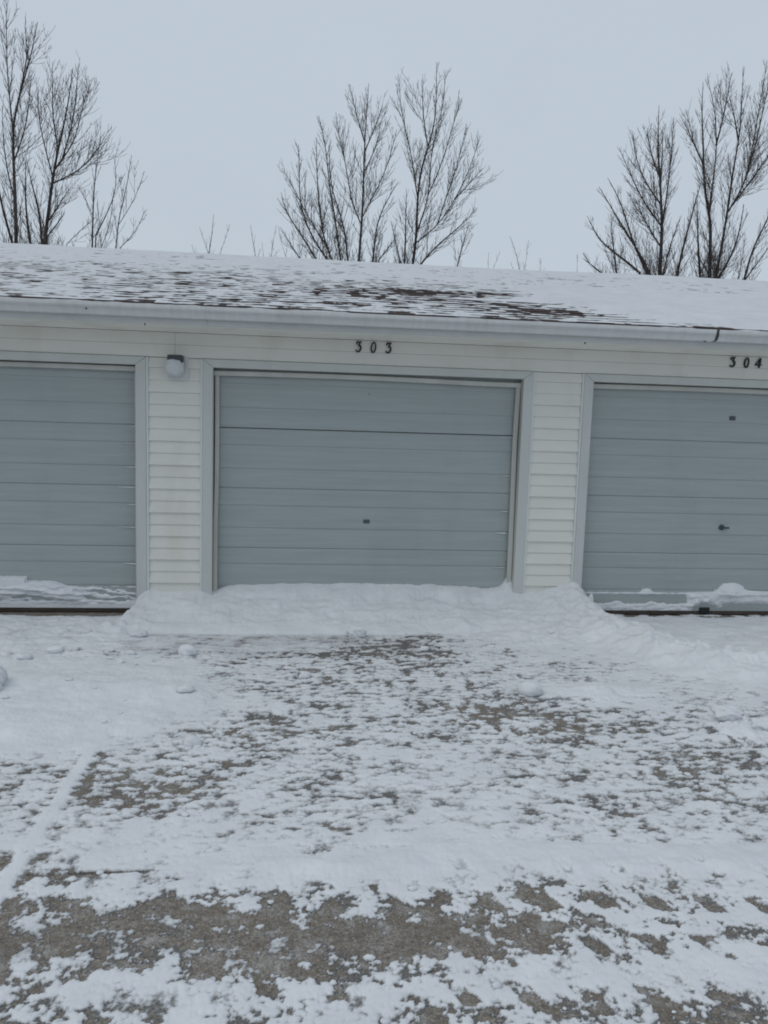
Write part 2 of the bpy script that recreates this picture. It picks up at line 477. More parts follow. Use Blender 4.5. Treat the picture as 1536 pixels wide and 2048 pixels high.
def make_bay(x0, x1, mid=False, seed=0):
    rnd = random.Random(seed)
    fr = MB().extrude_y([(x0-0.018, 0.0), (x0, 0.0), (x0, ZH-0.0), (x1, ZH-0.0), (x1, 0.0), (x1+0.018, 0.0), (x1+0.018, ZH+0.018), (x0-0.018, ZH+0.018)],
                        0.035, 0.149).build('door_frame', M['jamb'], G)
    mitre(x0, x1, fr)
    if mid:
        lp = [(x0+0.006, 0.0, -.02), (x0+0.004, 0.35, -.014), (x0+0.005, 0.8, -.008), (x0+0.012, 1.2, 0), (x0+0.013, 1.7, 0), (x0+0.012, 2.07, 0)]
        rp = [(x1-0.044, 0.0, -.012), (x1-0.047, 0.5, -.010), (x1-0.049, 1.1, 0), (x1-0.053, 1.55, 0), (x1-0.050, 1.85, -.004), (x1-0.044, 2.07, 0)]
        ribbon(lp, 0.034, 0.076, 0.094).build('door_stop', M['jamb'], fr, bevel=0.002)
        ribbon(rp, 0.040, 0.072, 0.094).build('door_stop', M['jamb'], fr, bevel=0.002)
        hz = lambda u: 2.075-0.010*u+0.020*math.sin(math.pi*min(1, u*1.15))*0.55-0.006
    else:
        MB().box(x0+0.002, x0+0.024, 0.082, 0.096, 0.0, 2.07).build('door_stop', M['jamb'], fr, bevel=0.002)
        MB().box(x1-0.024, x1-0.002, 0.082, 0.096, 0.0, 2.07).build('door_stop', M['jamb'], fr, bevel=0.002)
        hz = lambda u: 2.078+0.004*math.sin(u*5+seed)
    n = 18
    vs = []
    for i in range(n+1):
        u = i/n; x = x0+0.003+(x1-x0-0.006)*u; z = hz(u)
        vs += [(x, 0.062, z), (x, 0.096, z-0.003), (x, 0.096, z+0.048), (x, 0.062, z+0.036)]
    fs = [(0, 3, 2, 1), (4*n, 4*n+1, 4*n+2, 4*n+3)]
    for i in range(n):
        for q in range(4):
            fs.append((4*i+q, 4*i+(q+1) % 4, 4*i+4+(q+1) % 4, 4*i+4+q))
    MB().add(vs, fs).build('head_stop', M['jamb'], fr)

    # door: steel sections with stepped ribs
    d = MB().box(x0+0.012, x1-0.012, DY+0.034, DY+0.050, 0.035, 2.155).build('garage_door', M['inside'], G)
    for k in range(4):
        zt, zb = SEAM[k]-0.0008, SEAM[k+1]+0.0008
        if mid and k == 1: zt -= 0.005
        ribs = sorted(r for r in RIBS if zb < r < zt)
        p = [(DY+0.033, zb), (DY+0.006, zb), (DY, zb+0.005)]
        for q, r in enumerate(ribs):
            p += [(DY+0.0005, r-0.052), (DY+0.0025, r-0.030), (DY+0.0055, r-0.008), (DY+0.0055, r-0.001), (DY-0.0015, r+0.002), (DY-0.0015, r+0.008)]
            mz = r+0.055
            p += [(DY, mz), (DY+0.0009, mz+0.003), (DY, mz+0.006)]
            mz = r+0.10
            if mz+.02 < (ribs[q+1]-.05 if q+1 < len(ribs) else zt):
                p += [(DY, mz), (DY+0.0009, mz+0.003), (DY, mz+0.006)]
        p += [(DY, zt-0.010), (DY+0.006, zt), (DY+0.033, zt)]
        tilt = rnd.uniform(-0.003, 0.003)
        o = MB().extrude_x(p, x0+0.006, x1-0.006).build('door_panel', M['door'], d, loc=(0, rnd.uniform(0, 0.0015), 0))
    MB().box(x0+0.010, x1-0.010, DY+0.004, DY+0.030, 0.003, 0.034).build('bottom_seal', M['rubber'], d, bevel=0.006)
    return d

doors = [make_bay(a, b, mid=(i == 2), seed=i+3) for i, (a, b) in enumerate(OPEN)]

def lock_plate(x, z, d, w=0.056, h=0.034):
    o = MB().box(-w/2, w/2, -0.007, 0.004, -h/2, h/2).build('lock_plate', M['dark_metal'], d, bevel=0.008, loc=(x, DY-0.002, z))
    return o
lock_plate(0.576, 0.838, doors[2])
lock_plate(3.925, 1.852, doors[3], 0.058, 0.038)
# turn handle of the right-hand door
m = MB()
n = 14
for y, r in ((0.0, 0.028), (-0.012, 0.026), (-0.016, 0.016), (-0.034, 0.013)):
    m.v += [(r*math.cos(2*math.pi*i/n), y, r*math.sin(2*math.pi*i/n)) for i in range(n)]
for k in range(3):
    m.f += [(k*n+i, k*n+(i+1) % n, (k+1)*n+(i+1) % n, (k+1)*n+i) for i in range(n)]
m.f += [tuple(range(n)), tuple(range(4*n-1, 3*n-1, -1))]
m.box(-0.010, 0.056, -0.040, -0.030, -0.009, 0.009)
m.build('door_handle', M['dark_metal'], doors[3], loc=(3.905, DY-0.001, 0.839))
MB().box(-0.05, 0.05, -0.02, 0.02, -0.03, 0.03).build('gap_shade_block', M['black'], doors[3], bevel=0.008, loc=(3.80, DY+0.005, 0.045))  # black block added for the shade in the hole below the right-hand door
MB().box(-0.0025, 0.0025, -0.003, 0.003, -0.008, 0.008).build('rivet', M['dark_metal'], doors[2], loc=(0.57, DY, 1.955))

# ------------------------------------------------------------------ roof
RL = (RIDGE_Y-EAVE_Y)/COSR
def roof_pt(x, s, h=0.0):
    """s along the slope from the eave, h above the deck"""
    return (x, EAVE_Y+s*COSR-h*SLOPE*COSR, EAVE_Z-0.012+s*SLOPE*COSR+h*COSR)
RX0, RX1 = GX0-0.25, GX1+0.25
ey, ez = EAVE_Y, EAVE_Z-0.016
ry, rz = RIDGE_Y, EAVE_Z-0.016+SLOPE*(RIDGE_Y-EAVE_Y)
ey2 = 2*RIDGE_Y-EAVE_Y
roof = MB().extrude_x([(ey, ez), (ry, rz), (ey2, ez), (ey2, ez-0.02), (ry, rz-0.02), (ey, ez-0.02)], RX0, RX1).build('roof', M['shingle'], G)
EXPO = 0.127
NCOURSE = int(RL/EXPO)
def shingle_mesh(wd, tb):
    L = EXPO*1.35
    vs = []
    for s, hb, ht in ((0, 0.0005, tb), (L, 0.0005, 0.0015)):
        for x in (-wd/2, wd/2):
            for h in (hb, ht):
                vs.append((x, s*COSR-h*SLOPE*COSR, s*SLOPE*COSR+h*COSR))
    return vs, [(0,2,3,1), (4,5,7,6), (1,3,7,5), (0,4,6,2), (0,1,5,4), (2,6,7,3)]
protos = []
for wd, tb in ((0.20, 0.009), (0.24, 0.011), (0.28, 0.008), (0.32, 0.012), (0.36, 0.010), (0.30, 0.0105)):
    mm = MB().add(*shingle_mesh(wd-0.004, tb)).mesh('shingle'); mm.materials.append(M['shingle'])
    protos.append((wd, tb, mm))
rs = random.Random(11)
field_mb = MB(); count = 0
for k in range(NCOURSE):
    x = RX0 + rs.uniform(0, 0.2)
    s = k*EXPO
    while x < RX1-0.2:
        wd, tb, mm = rs.choice(protos)
        xc = x+wd/2
        px, py, pz = roof_pt(xc, s-0.01+rs.uniform(-0.003, 0.003), 0.004)
        if k < 11 and -2.75 < xc < 4.75 and count < 299:
            o = bpy.data.objects.new('shingle', mm); o.location = (px, py, pz); link(o, roof); count += 1
        else:
            vs, fs = shingle_mesh(wd-0.004, tb)
            field_mb.add([(a+px, b+py, c+pz) for a, b, c in vs], fs)
        x += wd
tag(field_mb.build('shingle_field', M['shingle'], roof), kind='stuff')
MB().extrude_x([(ry-0.16, rz-0.16*SLOPE+0.022), (ry, rz+0.024), (ry+0.16, rz-0.16*SLOPE+0.022), (ry+0.16, rz-0.16*SLOPE+0.012), (ry, rz+0.012), (ry-0.16, rz-0.16*SLOPE+0.012)],
               RX0, RX1).build('ridge_cap', M['shingle'], roof)
MB().box(RX0, RX1, EAVE_Y-0.012, EAVE_Y+0.003, EAVE_Z-0.055, EAVE_Z-0.018).build('drip_edge', M['black'], roof)

# snow on the roof: a sheet laid over the stepped courses, worn through along the butts
fr_ = np.array([0.004, 0.10, 0.28, 0.5, 0.72, 0.90, 0.985])
NR = NCOURSE*len(fr_)
kc = np.repeat(np.arange(NCOURSE), len(fr_)); fr = np.tile(fr_, NCOURSE)
xs = np.concatenate([np.arange(RX0, -4.2, 0.08), np.arange(-4.2, 6.9, 0.0155), np.arange(6.9, RX1, 0.08)])
XX, KK = np.meshgrid(xs, kc); FR = np.meshgrid(xs, fr)[1]
SS = (KK+FR)*EXPO - 0.008
base = 0.004 + 0.011*(1-FR) + 0.001
jit = _hash(KK*0+np.floor(XX/0.29+KK*0.37), KK, 5)/65536.0
nz = uni(0.95*fbm(XX/0.17, KK*3.7+FR*0.75, 4, 21) + 0.30*fbm(XX/0.8, SS/0.35, 2, 31) + 0.35*(jit-0.5)*2)
big = fbm(XX/1.3, SS/0.5, 3, 41)
C = 0.985 + 0.06*big
C = C - 0.30*sstep(0.16, 0.02, SS) + 0.12*sstep(1.8, 3.0, SS)
def blob(x, s, rx, rs_, amt):
    return amt*np.exp(-(((XX-x)/rx)**2 + ((SS-s)/rs_)**2))
C = C - blob(1.05, 1.42, 0.50, 0.15, 0.62) - blob(0.42, 1.22, 0.28, 0.06, 0.6) - blob(1.75, 1.52, 0.45, 0.12, 0.55)
C = C - blob(1.80, 0.60, 0.60, 0.36, 0.34) - blob(2.15, 0.30, 0.45, 0.14, 0.24) - blob(0.9, 1.0, 0.9, 0.5, 0.16) - blob(-0.4, 0.8, 1.2, 0.6, 0.07)
C = C + blob(1.75, 1.12, 0.42, 0.06, 0.75)
edge = 2.30 + 0.30*np.sin(SS*2.2+0.6) + 0.22*fbm(SS/0.12, XX*0.4, 3, 51) - 0.35*sstep(0.75, 1.25, SS)*sstep(1.5, 1.25, SS) + 0.30*sstep(0.35, 0.0, SS)
deep = sstep(0.0, 0.75, XX-edge)*sstep(2.75, 2.25, SS+0.10*fbm(XX/0.5, SS*0, 2, 61))*sstep(0.02, 0.30, SS+0.05*fbm(XX/0.3, SS*0, 3, 71))
C = C + 0.9*deep
q = C - nz
film = np.where(q > 0, 0.0042*np.tanh(q*5), 0.016*np.tanh(q*4))*np.where(q > 0, 1-0.65*sstep(0.12, 0.0, FR), 1)
fill = 0.010*sstep(0.55, 1.0, FR)*np.clip((C-0.80)*2.2 + 0.95*fbm(XX/0.15, KK*5.1, 3, 81) + 0.30*fbm(XX/0.05, KK*2.3, 2, 82) - 0.02 + 0.45*fbm(XX/0.9, KK*0.31, 2, 84) + 0.12*sstep(2.2, 3.3, SS), 0, 1.0)
lipcut = (0.004+0.010*np.clip(0.35-fbm(XX/0.11, KK*6.7, 3, 83), 0, 1)*np.clip(1.2-C, 0.1, 1))*sstep(0.2, 0.0, FR)*(1-deep)
H = base + film + fill - lipcut + deep*(0.040 + 0.010*fbm(XX/0.5, SS/0.4, 3, 91))
H = H + 0.008*sstep(2.6, 3.4, SS) + np.where(q > 0, 0.0010*fbm(XX/0.035, SS/0.03, 3, 95), 0)
P = np.stack([XX, EAVE_Y+SS*COSR-H*SLOPE*COSR, EAVE_Z-0.012+SS*SLOPE*COSR+H*COSR], -1).reshape(-1, 3)
th = (np.clip(film, -0.004, 1)*1000*1.05 + fill*140 - 0.4*fbm(XX/0.25, SS/0.10, 4, 99)*2 + deep*30 + 1.5*sstep(2.2, 3.2, SS)).ravel()
keep = (H > base-0.012)
fm = keep[:-1, :-1] | keep[1:, 1:] | keep[:-1, 1:] | keep[1:, :-1]
open_ = (fill < 0.0042) & (deep < 0.25)          # butt left bare: the sheet stops at its edge
step_row = (np.arange(NR-1) % len(fr_)) == len(fr_)-1
fm &= ~(step_row[:, None] & (open_[:-1, :-1] | open_[:-1, 1:]))
F = grid_faces(NR, len(xs), fm)
P2, F2, A2 = compact(P, F, {'thick': th})
tag(grid_obj('roof_snow', P2, F2, M['roof_snow'], None, A2), kind='stuff')
# snow over the ridge and down the far side
us = np.arange(RX0, RX1, 0.06); vv = np.linspace(-0.22, RL, 30)
UX, VV = np.meshgrid(us, vv)
hz_ = 0.030+0.004*fbm(UX/0.4, VV/0.3, 3, 7) + 0.03*sstep(2.5, 4.5, UX)*sstep(-0.22, 0.0, VV)
hz_ = hz_ - 0.036*sstep(-0.06, -0.22, VV)
yy = RIDGE_Y+VV*COSR; zz = rz-np.sqrt(VV*VV+0.004)*SLOPE*COSR+0.018+hz_
tag(grid_obj('ridge_snow', np.stack([UX, yy, zz], -1).reshape(-1, 3), grid_faces(len(vv), len(us)), M['roof_snow'], None, {'thick': np.full(UX.size, 9.0)+fbm(UX/.1, VV/.1, 3, 9).ravel()*2}), kind='stuff')
# snow lying in the gutter
vv = np.linspace(-0.5495, -0.4450, 7); us = np.arange(RX0+.06, RX1-.06, 0.03)
UX, VV = np.meshgrid(us, vv)
zz = 2.545+0.010*fbm(UX/0.25, VV/0.08, 3, 17)+0.014*np.sin((VV+0.5495)/0.1045*math.pi) + 0.008*sstep(0.3, 1.0, fbm(UX/0.9, VV*0, 2, 19))
tag(grid_obj('gutter_snow', np.stack([UX, VV, zz], -1).reshape(-1, 3), grid_faces(len(vv), len(us)), M['roof_snow'], None, {'thick': np.full(UX.size, 9.0)}), kind='stuff')

COV = [
[4,4,4,4,4,4,4,4,4,4,4,4,4,4,4,4,4,4,4,4,4,4,4,4,4,4,4,4,4,4,8,8,11,13,15,14,10,15,14,10,8,8,12,12,12,12,7,7,8,10,10,10,10,10,10,10,10,10,10,10,10,10,10,10,10,10,10,10,10,10,10,10,10,10,11,11,11,12,12,12,12,12,12,13,13,14,14,14,15,16,16,16,17],
[4,4,4,4,4,4,4,4,4,4,4,4,4,4,4,4,4,4,4,4,4,4,4,4,4,4,4,4,4,5,8,8,11,13,15,14,10,15,14,10,8,8,11,12,12,12,8,7,8,10,10,10,10,10,10,10,10,10,10,10,10,10,10,10,10,10,10,11,11,11,12,12,12,12,12,12,13,14,14,14,15,16,16,16,16,17,18,18,18,18,18,18,18],
[4,4,4,4,4,4,4,4,4,4,4,4,4,4,4,4,4,4,4,4,4,4,4,4,4,4,4,4,4,6,8,8,12,14,15,14,10,15,14,10,8,8,10,12,12,12,9,6,8,9,10,10,10,10,10,10,10,10,10,11,11,11,12,12,12,12,12,12,13,14,14,14,14,15,16,16,16,17,18,18,18,18,18,18,18,18,18,18,18,18,18,18,18],
[4,4,4,4,4,4,4,4,4,4,4,4,4,4,4,4,4,4,4,4,4,4,4,4,4,4,4,4,4,6,8,8,12,14,15,14,10,15,14,10,8,8,10,12,12,12,10,6,8,9,10,10,11,11,11,12,12,12,12,12,12,13,14,14,14,15,16,16,16,17,18,18,18,18,18,18,18,18,18,18,18,18,18,18,18,18,18,18,18,18,18,18,18],
[4,4,4,4,4,4,4,4,4,4,4,4,4,4,4,4,4,4,4,4,4,4,4,4,4,4,4,4,4,6,8,9,12,14,15,14,10,15,14,11,8,8,10,12,12,12,12,8,8,10,12,12,12,13,14,14,14,15,16,16,16,16,17,18,18,18,18,18,18,18,18,18,18,18,18,18,18,18,18,18,18,18,18,18,18,18,18,18,18,18,18,18,18],
[4,4,4,4,4,4,4,4,4,4,4,4,4,4,4,4,4,4,4,4,4,4,4,4,4,4,4,4,4,7,8,10,12,14,16,14,11,14,14,12,10,10,10,12,12,13,14,12,12,12,14,16,16,16,17,18,18,18,18,18,18,18,18,18,18,18,18,18,18,18,18,18,18,18,18,18,18,18,18,18,18,18,18,18,18,18,18,18,18,18,17,17,16],
[4,4,4,4,4,4,4,4,4,4,4,4,4,4,4,4,4,4,4,4,4,4,4,4,4,4,4,4,6,10,10,12,15,16,17,16,12,14,14,14,12,12,14,16,15,14,14,14,16,16,17,18,18,18,18,18,18,18,18,18,18,18,18,18,18,18,18,18,18,18,18,18,18,18,18,18,18,18,18,18,18,18,17,17,16,16,16,16,16,16,16,15,15],
[4,4,4,4,4,4,4,4,4,4,4,4,4,4,4,4,4,4,4,4,4,4,5,5,5,6,6,6,8,16,14,15,16,17,18,16,14,16,17,17,14,15,16,18,17,16,15,16,16,17,18,18,18,18,18,18,18,18,18,18,18,18,18,18,18,18,18,18,18,18,18,18,18,18,17,17,16,16,16,16,16,16,16,15,15,14,14,14,14,14,14,14,13],
[4,4,4,4,4,4,4,4,4,4,4,4,4,4,5,5,5,6,6,6,6,6,6,6,6,6,7,7,12,17,16,18,18,18,17,15,14,15,16,16,14,14,15,16,17,18,16,16,16,16,18,18,18,18,18,18,18,18,18,18,18,18,18,18,18,18,17,17,16,16,16,16,16,16,15,15,15,14,14,14,14,14,14,14,13,13,12,12,12,12,12,12,12],
[4,4,4,4,4,4,4,5,5,5,6,6,6,6,6,6,6,6,7,7,7,8,8,8,8,8,8,8,12,16,15,15,14,10,8,8,10,10,12,14,12,12,12,12,14,15,14,12,12,14,16,18,18,18,18,18,18,17,17,17,16,16,16,16,16,16,15,15,14,14,14,14,14,14,14,13,13,13,12,12,12,12,12,12,12,11,11,11,10,10,10,10,10],
[5,5,6,6,6,6,6,6,6,6,7,7,7,8,8,8,8,8,8,8,7,7,6,6,6,6,6,5,9,11,10,12,9,6,3,4,6,6,7,8,8,8,6,7,8,11,11,10,10,11,14,16,16,16,16,16,16,16,15,15,14,14,14,14,14,14,14,13,13,12,12,12,12,12,12,12,12,11,11,10,10,10,10,10,10,10,11,11,12,12,12,12,12],
[6,6,6,7,7,7,8,8,8,8,8,8,8,7,6,6,6,6,6,5,5,4,4,4,4,4,4,4,6,7,7,8,6,4,2,2,2,2,2,2,4,5,4,4,6,8,8,10,10,10,12,13,14,14,14,14,14,14,13,13,13,12,12,12,12,12,12,12,11,11,11,10,10,10,10,10,10,11,11,12,12,12,12,12,13,13,14,14,14,14,14,14,15],
[8,8,8,8,8,7,6,6,6,6,6,5,5,4,4,4,4,4,4,4,4,3,3,3,2,2,2,2,2,4,4,4,4,4,3,2,3,3,2,2,4,4,4,4,4,4,5,9,10,10,11,12,12,12,12,12,12,12,12,11,11,11,10,10,10,10,10,10,11,11,12,12,12,12,12,12,13,14,14,14,14,14,14,15,15,16,16,16,16,16,16,16,16],
[6,6,6,5,5,4,4,4,4,4,4,4,4,3,3,3,2,2,2,2,2,2,2,2,2,3,3,3,2,2,3,4,4,4,4,4,4,4,4,2,4,5,6,6,6,6,7,10,11,11,11,10,10,10,10,10,10,10,10,10,11,12,12,12,12,12,12,13,13,14,14,14,14,14,15,15,16,16,16,16,16,16,16,16,17,17,17,18,18,18,18,18,18],
[4,4,4,4,4,3,3,3,2,2,2,2,2,2,2,2,2,3,3,4,4,4,4,4,4,5,5,4,2,2,3,4,4,4,4,5,6,6,6,6,6,6,8,8,9,9,10,11,12,12,12,10,10,12,12,12,12,12,13,13,14,14,14,14,14,15,15,16,16,16,16,16,16,16,17,17,17,17,18,18,18,18,18,18,18,18,18,19,19,19,20,20,20],
[2,2,2,2,2,2,2,2,3,3,4,4,4,4,4,4,5,5,6,6,6,6,6,6,7,8,8,5,3,3,4,4,4,4,6,6,8,8,8,8,8,8,10,10,10,10,10,10,11,11,11,11,12,13,14,14,15,15,16,16,16,16,16,16,16,17,17,17,18,18,18,18,18,18,18,18,18,18,19,19,19,20,20,20,20,20,20,20,20,20,20,20,20],
[3,3,4,4,4,4,4,4,5,5,6,6,6,6,6,7,7,8,8,8,8,9,9,10,10,10,10,6,4,4,4,4,5,6,8,9,10,10,11,12,12,11,11,11,10,9,10,10,10,10,10,11,12,14,16,16,17,17,17,18,18,18,18,18,18,18,18,18,18,19,19,19,20,20,20,20,20,20,20,20,20,20,20,20,20,20,20,20,20,20,20,20,20],
[5,5,6,6,6,6,6,7,8,8,8,8,8,9,10,10,10,10,10,11,12,12,12,12,12,13,12,8,8,9,10,10,11,12,11,12,14,14,15,16,16,14,13,12,10,10,11,12,12,13,13,14,15,16,18,18,18,18,18,19,19,19,19,20,20,20,20,20,20,20,20,20,20,20,20,20,20,20,20,20,20,20,20,20,20,20,20,20,20,20,20,20,20],
[8,8,8,8,9,10,10,10,10,10,11,12,12,12,12,12,13,13,14,14,14,14,14,15,16,16,14,11,12,15,16,16,17,16,14,16,16,16,17,18,18,16,16,16,14,14,15,16,16,16,17,18,18,18,20,20,20,20,20,20,20,20,20,20,20,20,20,20,20,20,20,20,20,20,20,20,20,20,20,20,20,20,20,20,20,20,20,20,20,20,20,19,19],
[10,11,11,12,12,12,12,13,13,14,14,14,14,14,15,15,16,16,16,16,16,17,18,18,18,18,16,13,15,17,18,18,18,17,16,17,18,18,18,19,19,18,18,18,18,18,19,20,20,20,20,20,20,20,20,20,20,20,20,20,20,20,20,20,20,20,20,20,20,20,20,20,20,20,20,20,20,20,20,20,20,19,19,18,18,18,18,18,18,18,18,18,17],
[14,14,14,14,14,15,15,16,16,16,16,16,17,18,18,18,18,18,18,18,17,17,17,16,16,16,14,12,14,15,17,18,18,18,18,18,20,20,20,20,20,20,20,20,20,20,20,20,20,20,20,20,20,20,20,20,20,20,20,20,20,20,20,20,20,20,20,20,20,20,20,19,19,18,18,18,18,18,18,18,18,18,17,17,16,16,16,16,16,16,16,16,16],
[16,16,16,17,17,18,18,18,18,18,18,17,17,17,16,16,16,16,16,16,16,16,15,15,15,14,13,12,12,14,17,18,18,18,18,19,20,19,19,19,20,20,20,20,20,20,20,20,20,20,20,20,20,20,20,20,20,20,20,20,20,19,19,19,18,18,18,18,18,18,18,18,17,17,16,16,16,16,16,16,16,16,16,15,15,15,14,14,14,14,14,14,14],
[18,18,17,17,17,16,16,16,16,16,16,16,16,15,15,15,14,14,14,14,14,14,14,14,14,14,14,14,14,16,18,17,16,17,18,18,18,18,18,18,19,20,20,20,20,20,20,20,20,20,19,19,18,18,18,18,18,18,18,18,18,17,17,17,16,16,16,16,16,16,16,16,16,15,15,14,14,14,14,14,14,14,14,14,14,14,14,14,14,14,14,14,14],
[16,16,16,16,15,15,15,14,14,14,14,14,14,14,14,14,14,14,14,14,15,15,15,15,15,15,16,16,16,17,18,16,15,16,18,18,18,16,16,17,18,19,20,19,19,19,18,18,17,16,16,16,16,16,16,16,16,16,16,16,16,16,15,15,15,14,14,14,14,14,14,14,14,14,14,14,14,14,14,14,14,14,14,13,13,13,13,13,13,13,13,13,13],
[14,14,14,14,14,14,14,14,14,14,14,15,15,15,15,15,15,16,16,16,16,16,16,16,16,16,18,18,18,18,18,16,15,16,18,17,16,15,15,16,18,18,18,18,18,18,17,16,14,14,12,13,14,14,14,14,14,14,14,14,14,14,14,14,14,14,14,14,14,14,14,14,14,13,13,13,13,13,13,13,13,13,13,12,12,12,12,12,12,12,12,12,12],
[14,15,15,15,15,15,15,15,16,16,16,16,16,16,16,16,16,16,16,16,16,16,16,16,16,17,18,18,18,18,18,17,16,16,16,16,14,14,14,16,16,16,16,16,16,16,16,14,12,11,10,11,12,12,13,14,14,14,14,14,14,14,13,13,13,13,13,13,13,13,13,13,12,12,12,12,12,12,12,12,12,12,12,12,12,12,12,12,12,12,12,12,12],
[16,16,16,16,16,16,16,16,16,16,16,16,16,16,16,16,16,16,16,16,16,16,16,16,16,17,18,18,18,18,18,18,17,16,16,14,12,12,12,14,16,16,16,16,16,16,16,14,13,12,10,10,12,12,12,13,13,13,13,13,13,12,12,12,12,12,12,12,12,12,12,12,12,12,12,12,12,12,12,12,12,12,12,12,12,12,12,12,12,12,12,12,12],
[16,16,16,16,16,16,16,16,16,16,16,16,16,16,16,16,16,16,16,16,16,16,16,16,16,17,18,18,18,18,18,17,17,16,15,14,12,12,12,14,16,16,16,16,16,16,15,14,14,12,11,10,12,12,12,12,12,12,12,12,12,12,12,12,12,12,12,12,12,12,12,12,12,12,12,12,12,12,12,12,12,12,12,12,12,12,12,12,12,12,12,12,12],
[16,16,16,16,16,16,16,16,16,16,16,16,16,16,16,16,16,16,16,16,16,15,15,14,14,16,16,15,14,14,14,15,16,15,14,14,13,12,12,14,15,16,16,16,16,16,14,14,14,13,12,10,11,12,12,12,12,12,12,12,12,12,12,12,12,12,12,12,12,12,12,12,12,12,12,12,12,12,12,12,12,12,12,12,12,12,12,12,12,12,12,12,12],
[16,16,16,16,16,16,16,16,16,16,15,15,14,14,14,14,14,14,13,13,13,12,12,12,12,14,14,12,11,11,12,13,14,14,14,14,14,12,12,14,14,15,16,16,16,16,14,14,14,14,12,11,12,12,12,12,12,12,12,12,12,12,12,12,12,12,12,12,12,12,12,12,12,12,12,12,12,12,12,12,12,12,12,12,12,12,12,12,12,12,12,12,12],
[15,15,14,14,14,14,14,14,13,13,12,12,12,12,12,12,11,11,11,10,10,10,10,10,10,12,11,8,8,8,10,11,12,14,14,14,14,13,12,14,14,15,16,16,16,16,14,14,14,14,13,12,12,12,12,12,12,12,12,12,12,12,12,12,12,12,12,12,12,12,12,12,12,12,12,12,12,12,12,12,12,12,12,12,12,12,12,12,12,12,12,12,12],
[12,12,12,12,12,12,11,11,10,10,10,10,10,10,10,9,9,8,8,8,8,8,8,8,10,12,10,8,7,8,9,10,12,12,14,14,13,13,13,14,14,15,16,16,16,16,14,14,14,14,14,13,13,12,12,12,12,12,12,12,12,12,12,12,12,12,12,12,12,12,12,12,12,12,12,12,12,12,12,12,12,12,12,12,12,12,12,12,12,12,12,12,12],
[10,10,10,10,9,9,8,8,8,8,8,8,8,8,8,8,8,8,8,8,8,8,8,8,10,12,10,8,8,8,8,10,10,12,13,12,13,13,14,14,14,15,16,16,16,16,15,14,14,14,14,14,14,13,12,12,12,12,12,12,12,12,12,12,12,12,12,12,12,12,12,12,12,12,12,12,12,12,12,12,12,12,12,12,12,12,12,12,12,12,12,12,12],
[8,8,8,8,8,8,8,8,8,8,8,8,8,8,8,8,8,8,8,8,8,8,8,8,10,12,10,9,8,8,8,8,10,12,12,12,12,13,14,14,14,15,16,16,16,16,15,14,14,14,14,14,14,12,12,12,12,12,12,12,12,12,12,12,12,12,12,12,12,12,12,12,12,12,12,12,12,12,12,12,12,12,12,12,12,12,12,12,12,12,12,12,12],
[8,8,8,8,8,8,8,8,8,8,8,8,8,8,8,8,8,8,8,8,8,8,8,8,10,12,10,10,9,8,8,8,10,11,12,12,12,14,14,14,14,14,15,16,16,15,14,14,14,14,13,13,13,12,12,11,11,11,11,12,12,12,12,12,12,12,12,12,12,12,12,12,12,12,12,12,12,12,12,12,12,12,12,12,12,12,12,12,12,12,12,12,12],
[8,8,8,8,8,8,8,8,8,8,8,8,8,8,8,8,8,8,8,8,8,8,8,10,12,12,11,10,9,8,8,8,10,11,12,12,13,14,14,14,14,14,14,15,15,15,14,14,14,13,12,12,12,12,11,10,10,10,11,12,12,12,12,12,12,12,12,12,12,12,12,12,12,12,12,12,12,12,12,12,12,12,12,12,12,12,12,12,12,12,12,12,12],
[8,8,8,8,8,8,8,8,8,8,8,8,8,8,8,8,8,8,8,8,8,8,9,10,12,13,11,10,10,9,9,9,10,10,12,12,14,14,14,14,14,14,14,14,14,14,14,14,14,13,12,12,12,12,11,10,10,10,10,11,12,12,12,12,12,12,12,12,12,12,12,12,12,12,12,12,12,12,12,12,12,12,12,12,12,12,12,12,12,12,12,12,12],
[8,8,8,8,8,8,8,8,8,8,9,9,9,9,9,9,9,9,9,9,9,9,10,12,14,13,11,10,10,10,10,10,10,10,12,13,14,14,14,14,14,14,14,14,14,14,14,14,14,13,12,12,12,12,11,10,10,10,10,11,12,12,12,12,12,12,12,12,12,12,12,12,12,12,12,12,12,12,12,12,12,12,12,12,12,12,12,12,12,12,12,12,12],
[9,9,9,9,9,9,9,9,9,9,10,10,10,10,10,10,10,10,10,10,10,10,10,12,16,14,11,10,10,10,10,10,10,10,12,13,14,14,14,14,14,14,14,14,14,14,14,14,14,13,12,12,12,12,11,10,10,10,10,10,12,12,12,12,12,12,12,12,12,12,12,12,12,12,12,12,12,12,12,12,12,12,12,12,12,12,12,12,12,12,12,12,12],
[10,10,10,10,10,10,10,10,10,10,10,10,10,10,10,10,10,10,10,10,10,10,12,14,16,14,12,12,12,11,11,10,10,10,12,13,14,14,14,14,14,14,14,14,14,14,14,14,14,13,12,12,12,12,12,10,10,10,10,10,11,12,12,12,12,12,12,12,12,12,12,12,12,12,12,12,12,12,12,12,12,12,12,12,12,12,12,12,12,12,12,12,12],
[10,10,10,10,10,10,10,10,10,11,11,11,12,12,12,12,12,12,12,12,12,12,14,16,17,15,14,13,12,12,12,11,11,11,12,14,14,14,13,14,14,14,14,14,14,14,14,14,14,14,12,12,12,12,12,11,10,10,10,10,11,12,12,12,12,12,12,12,12,12,12,12,12,12,12,12,12,12,12,12,12,12,12,12,13,13,13,13,13,13,13,13,13],
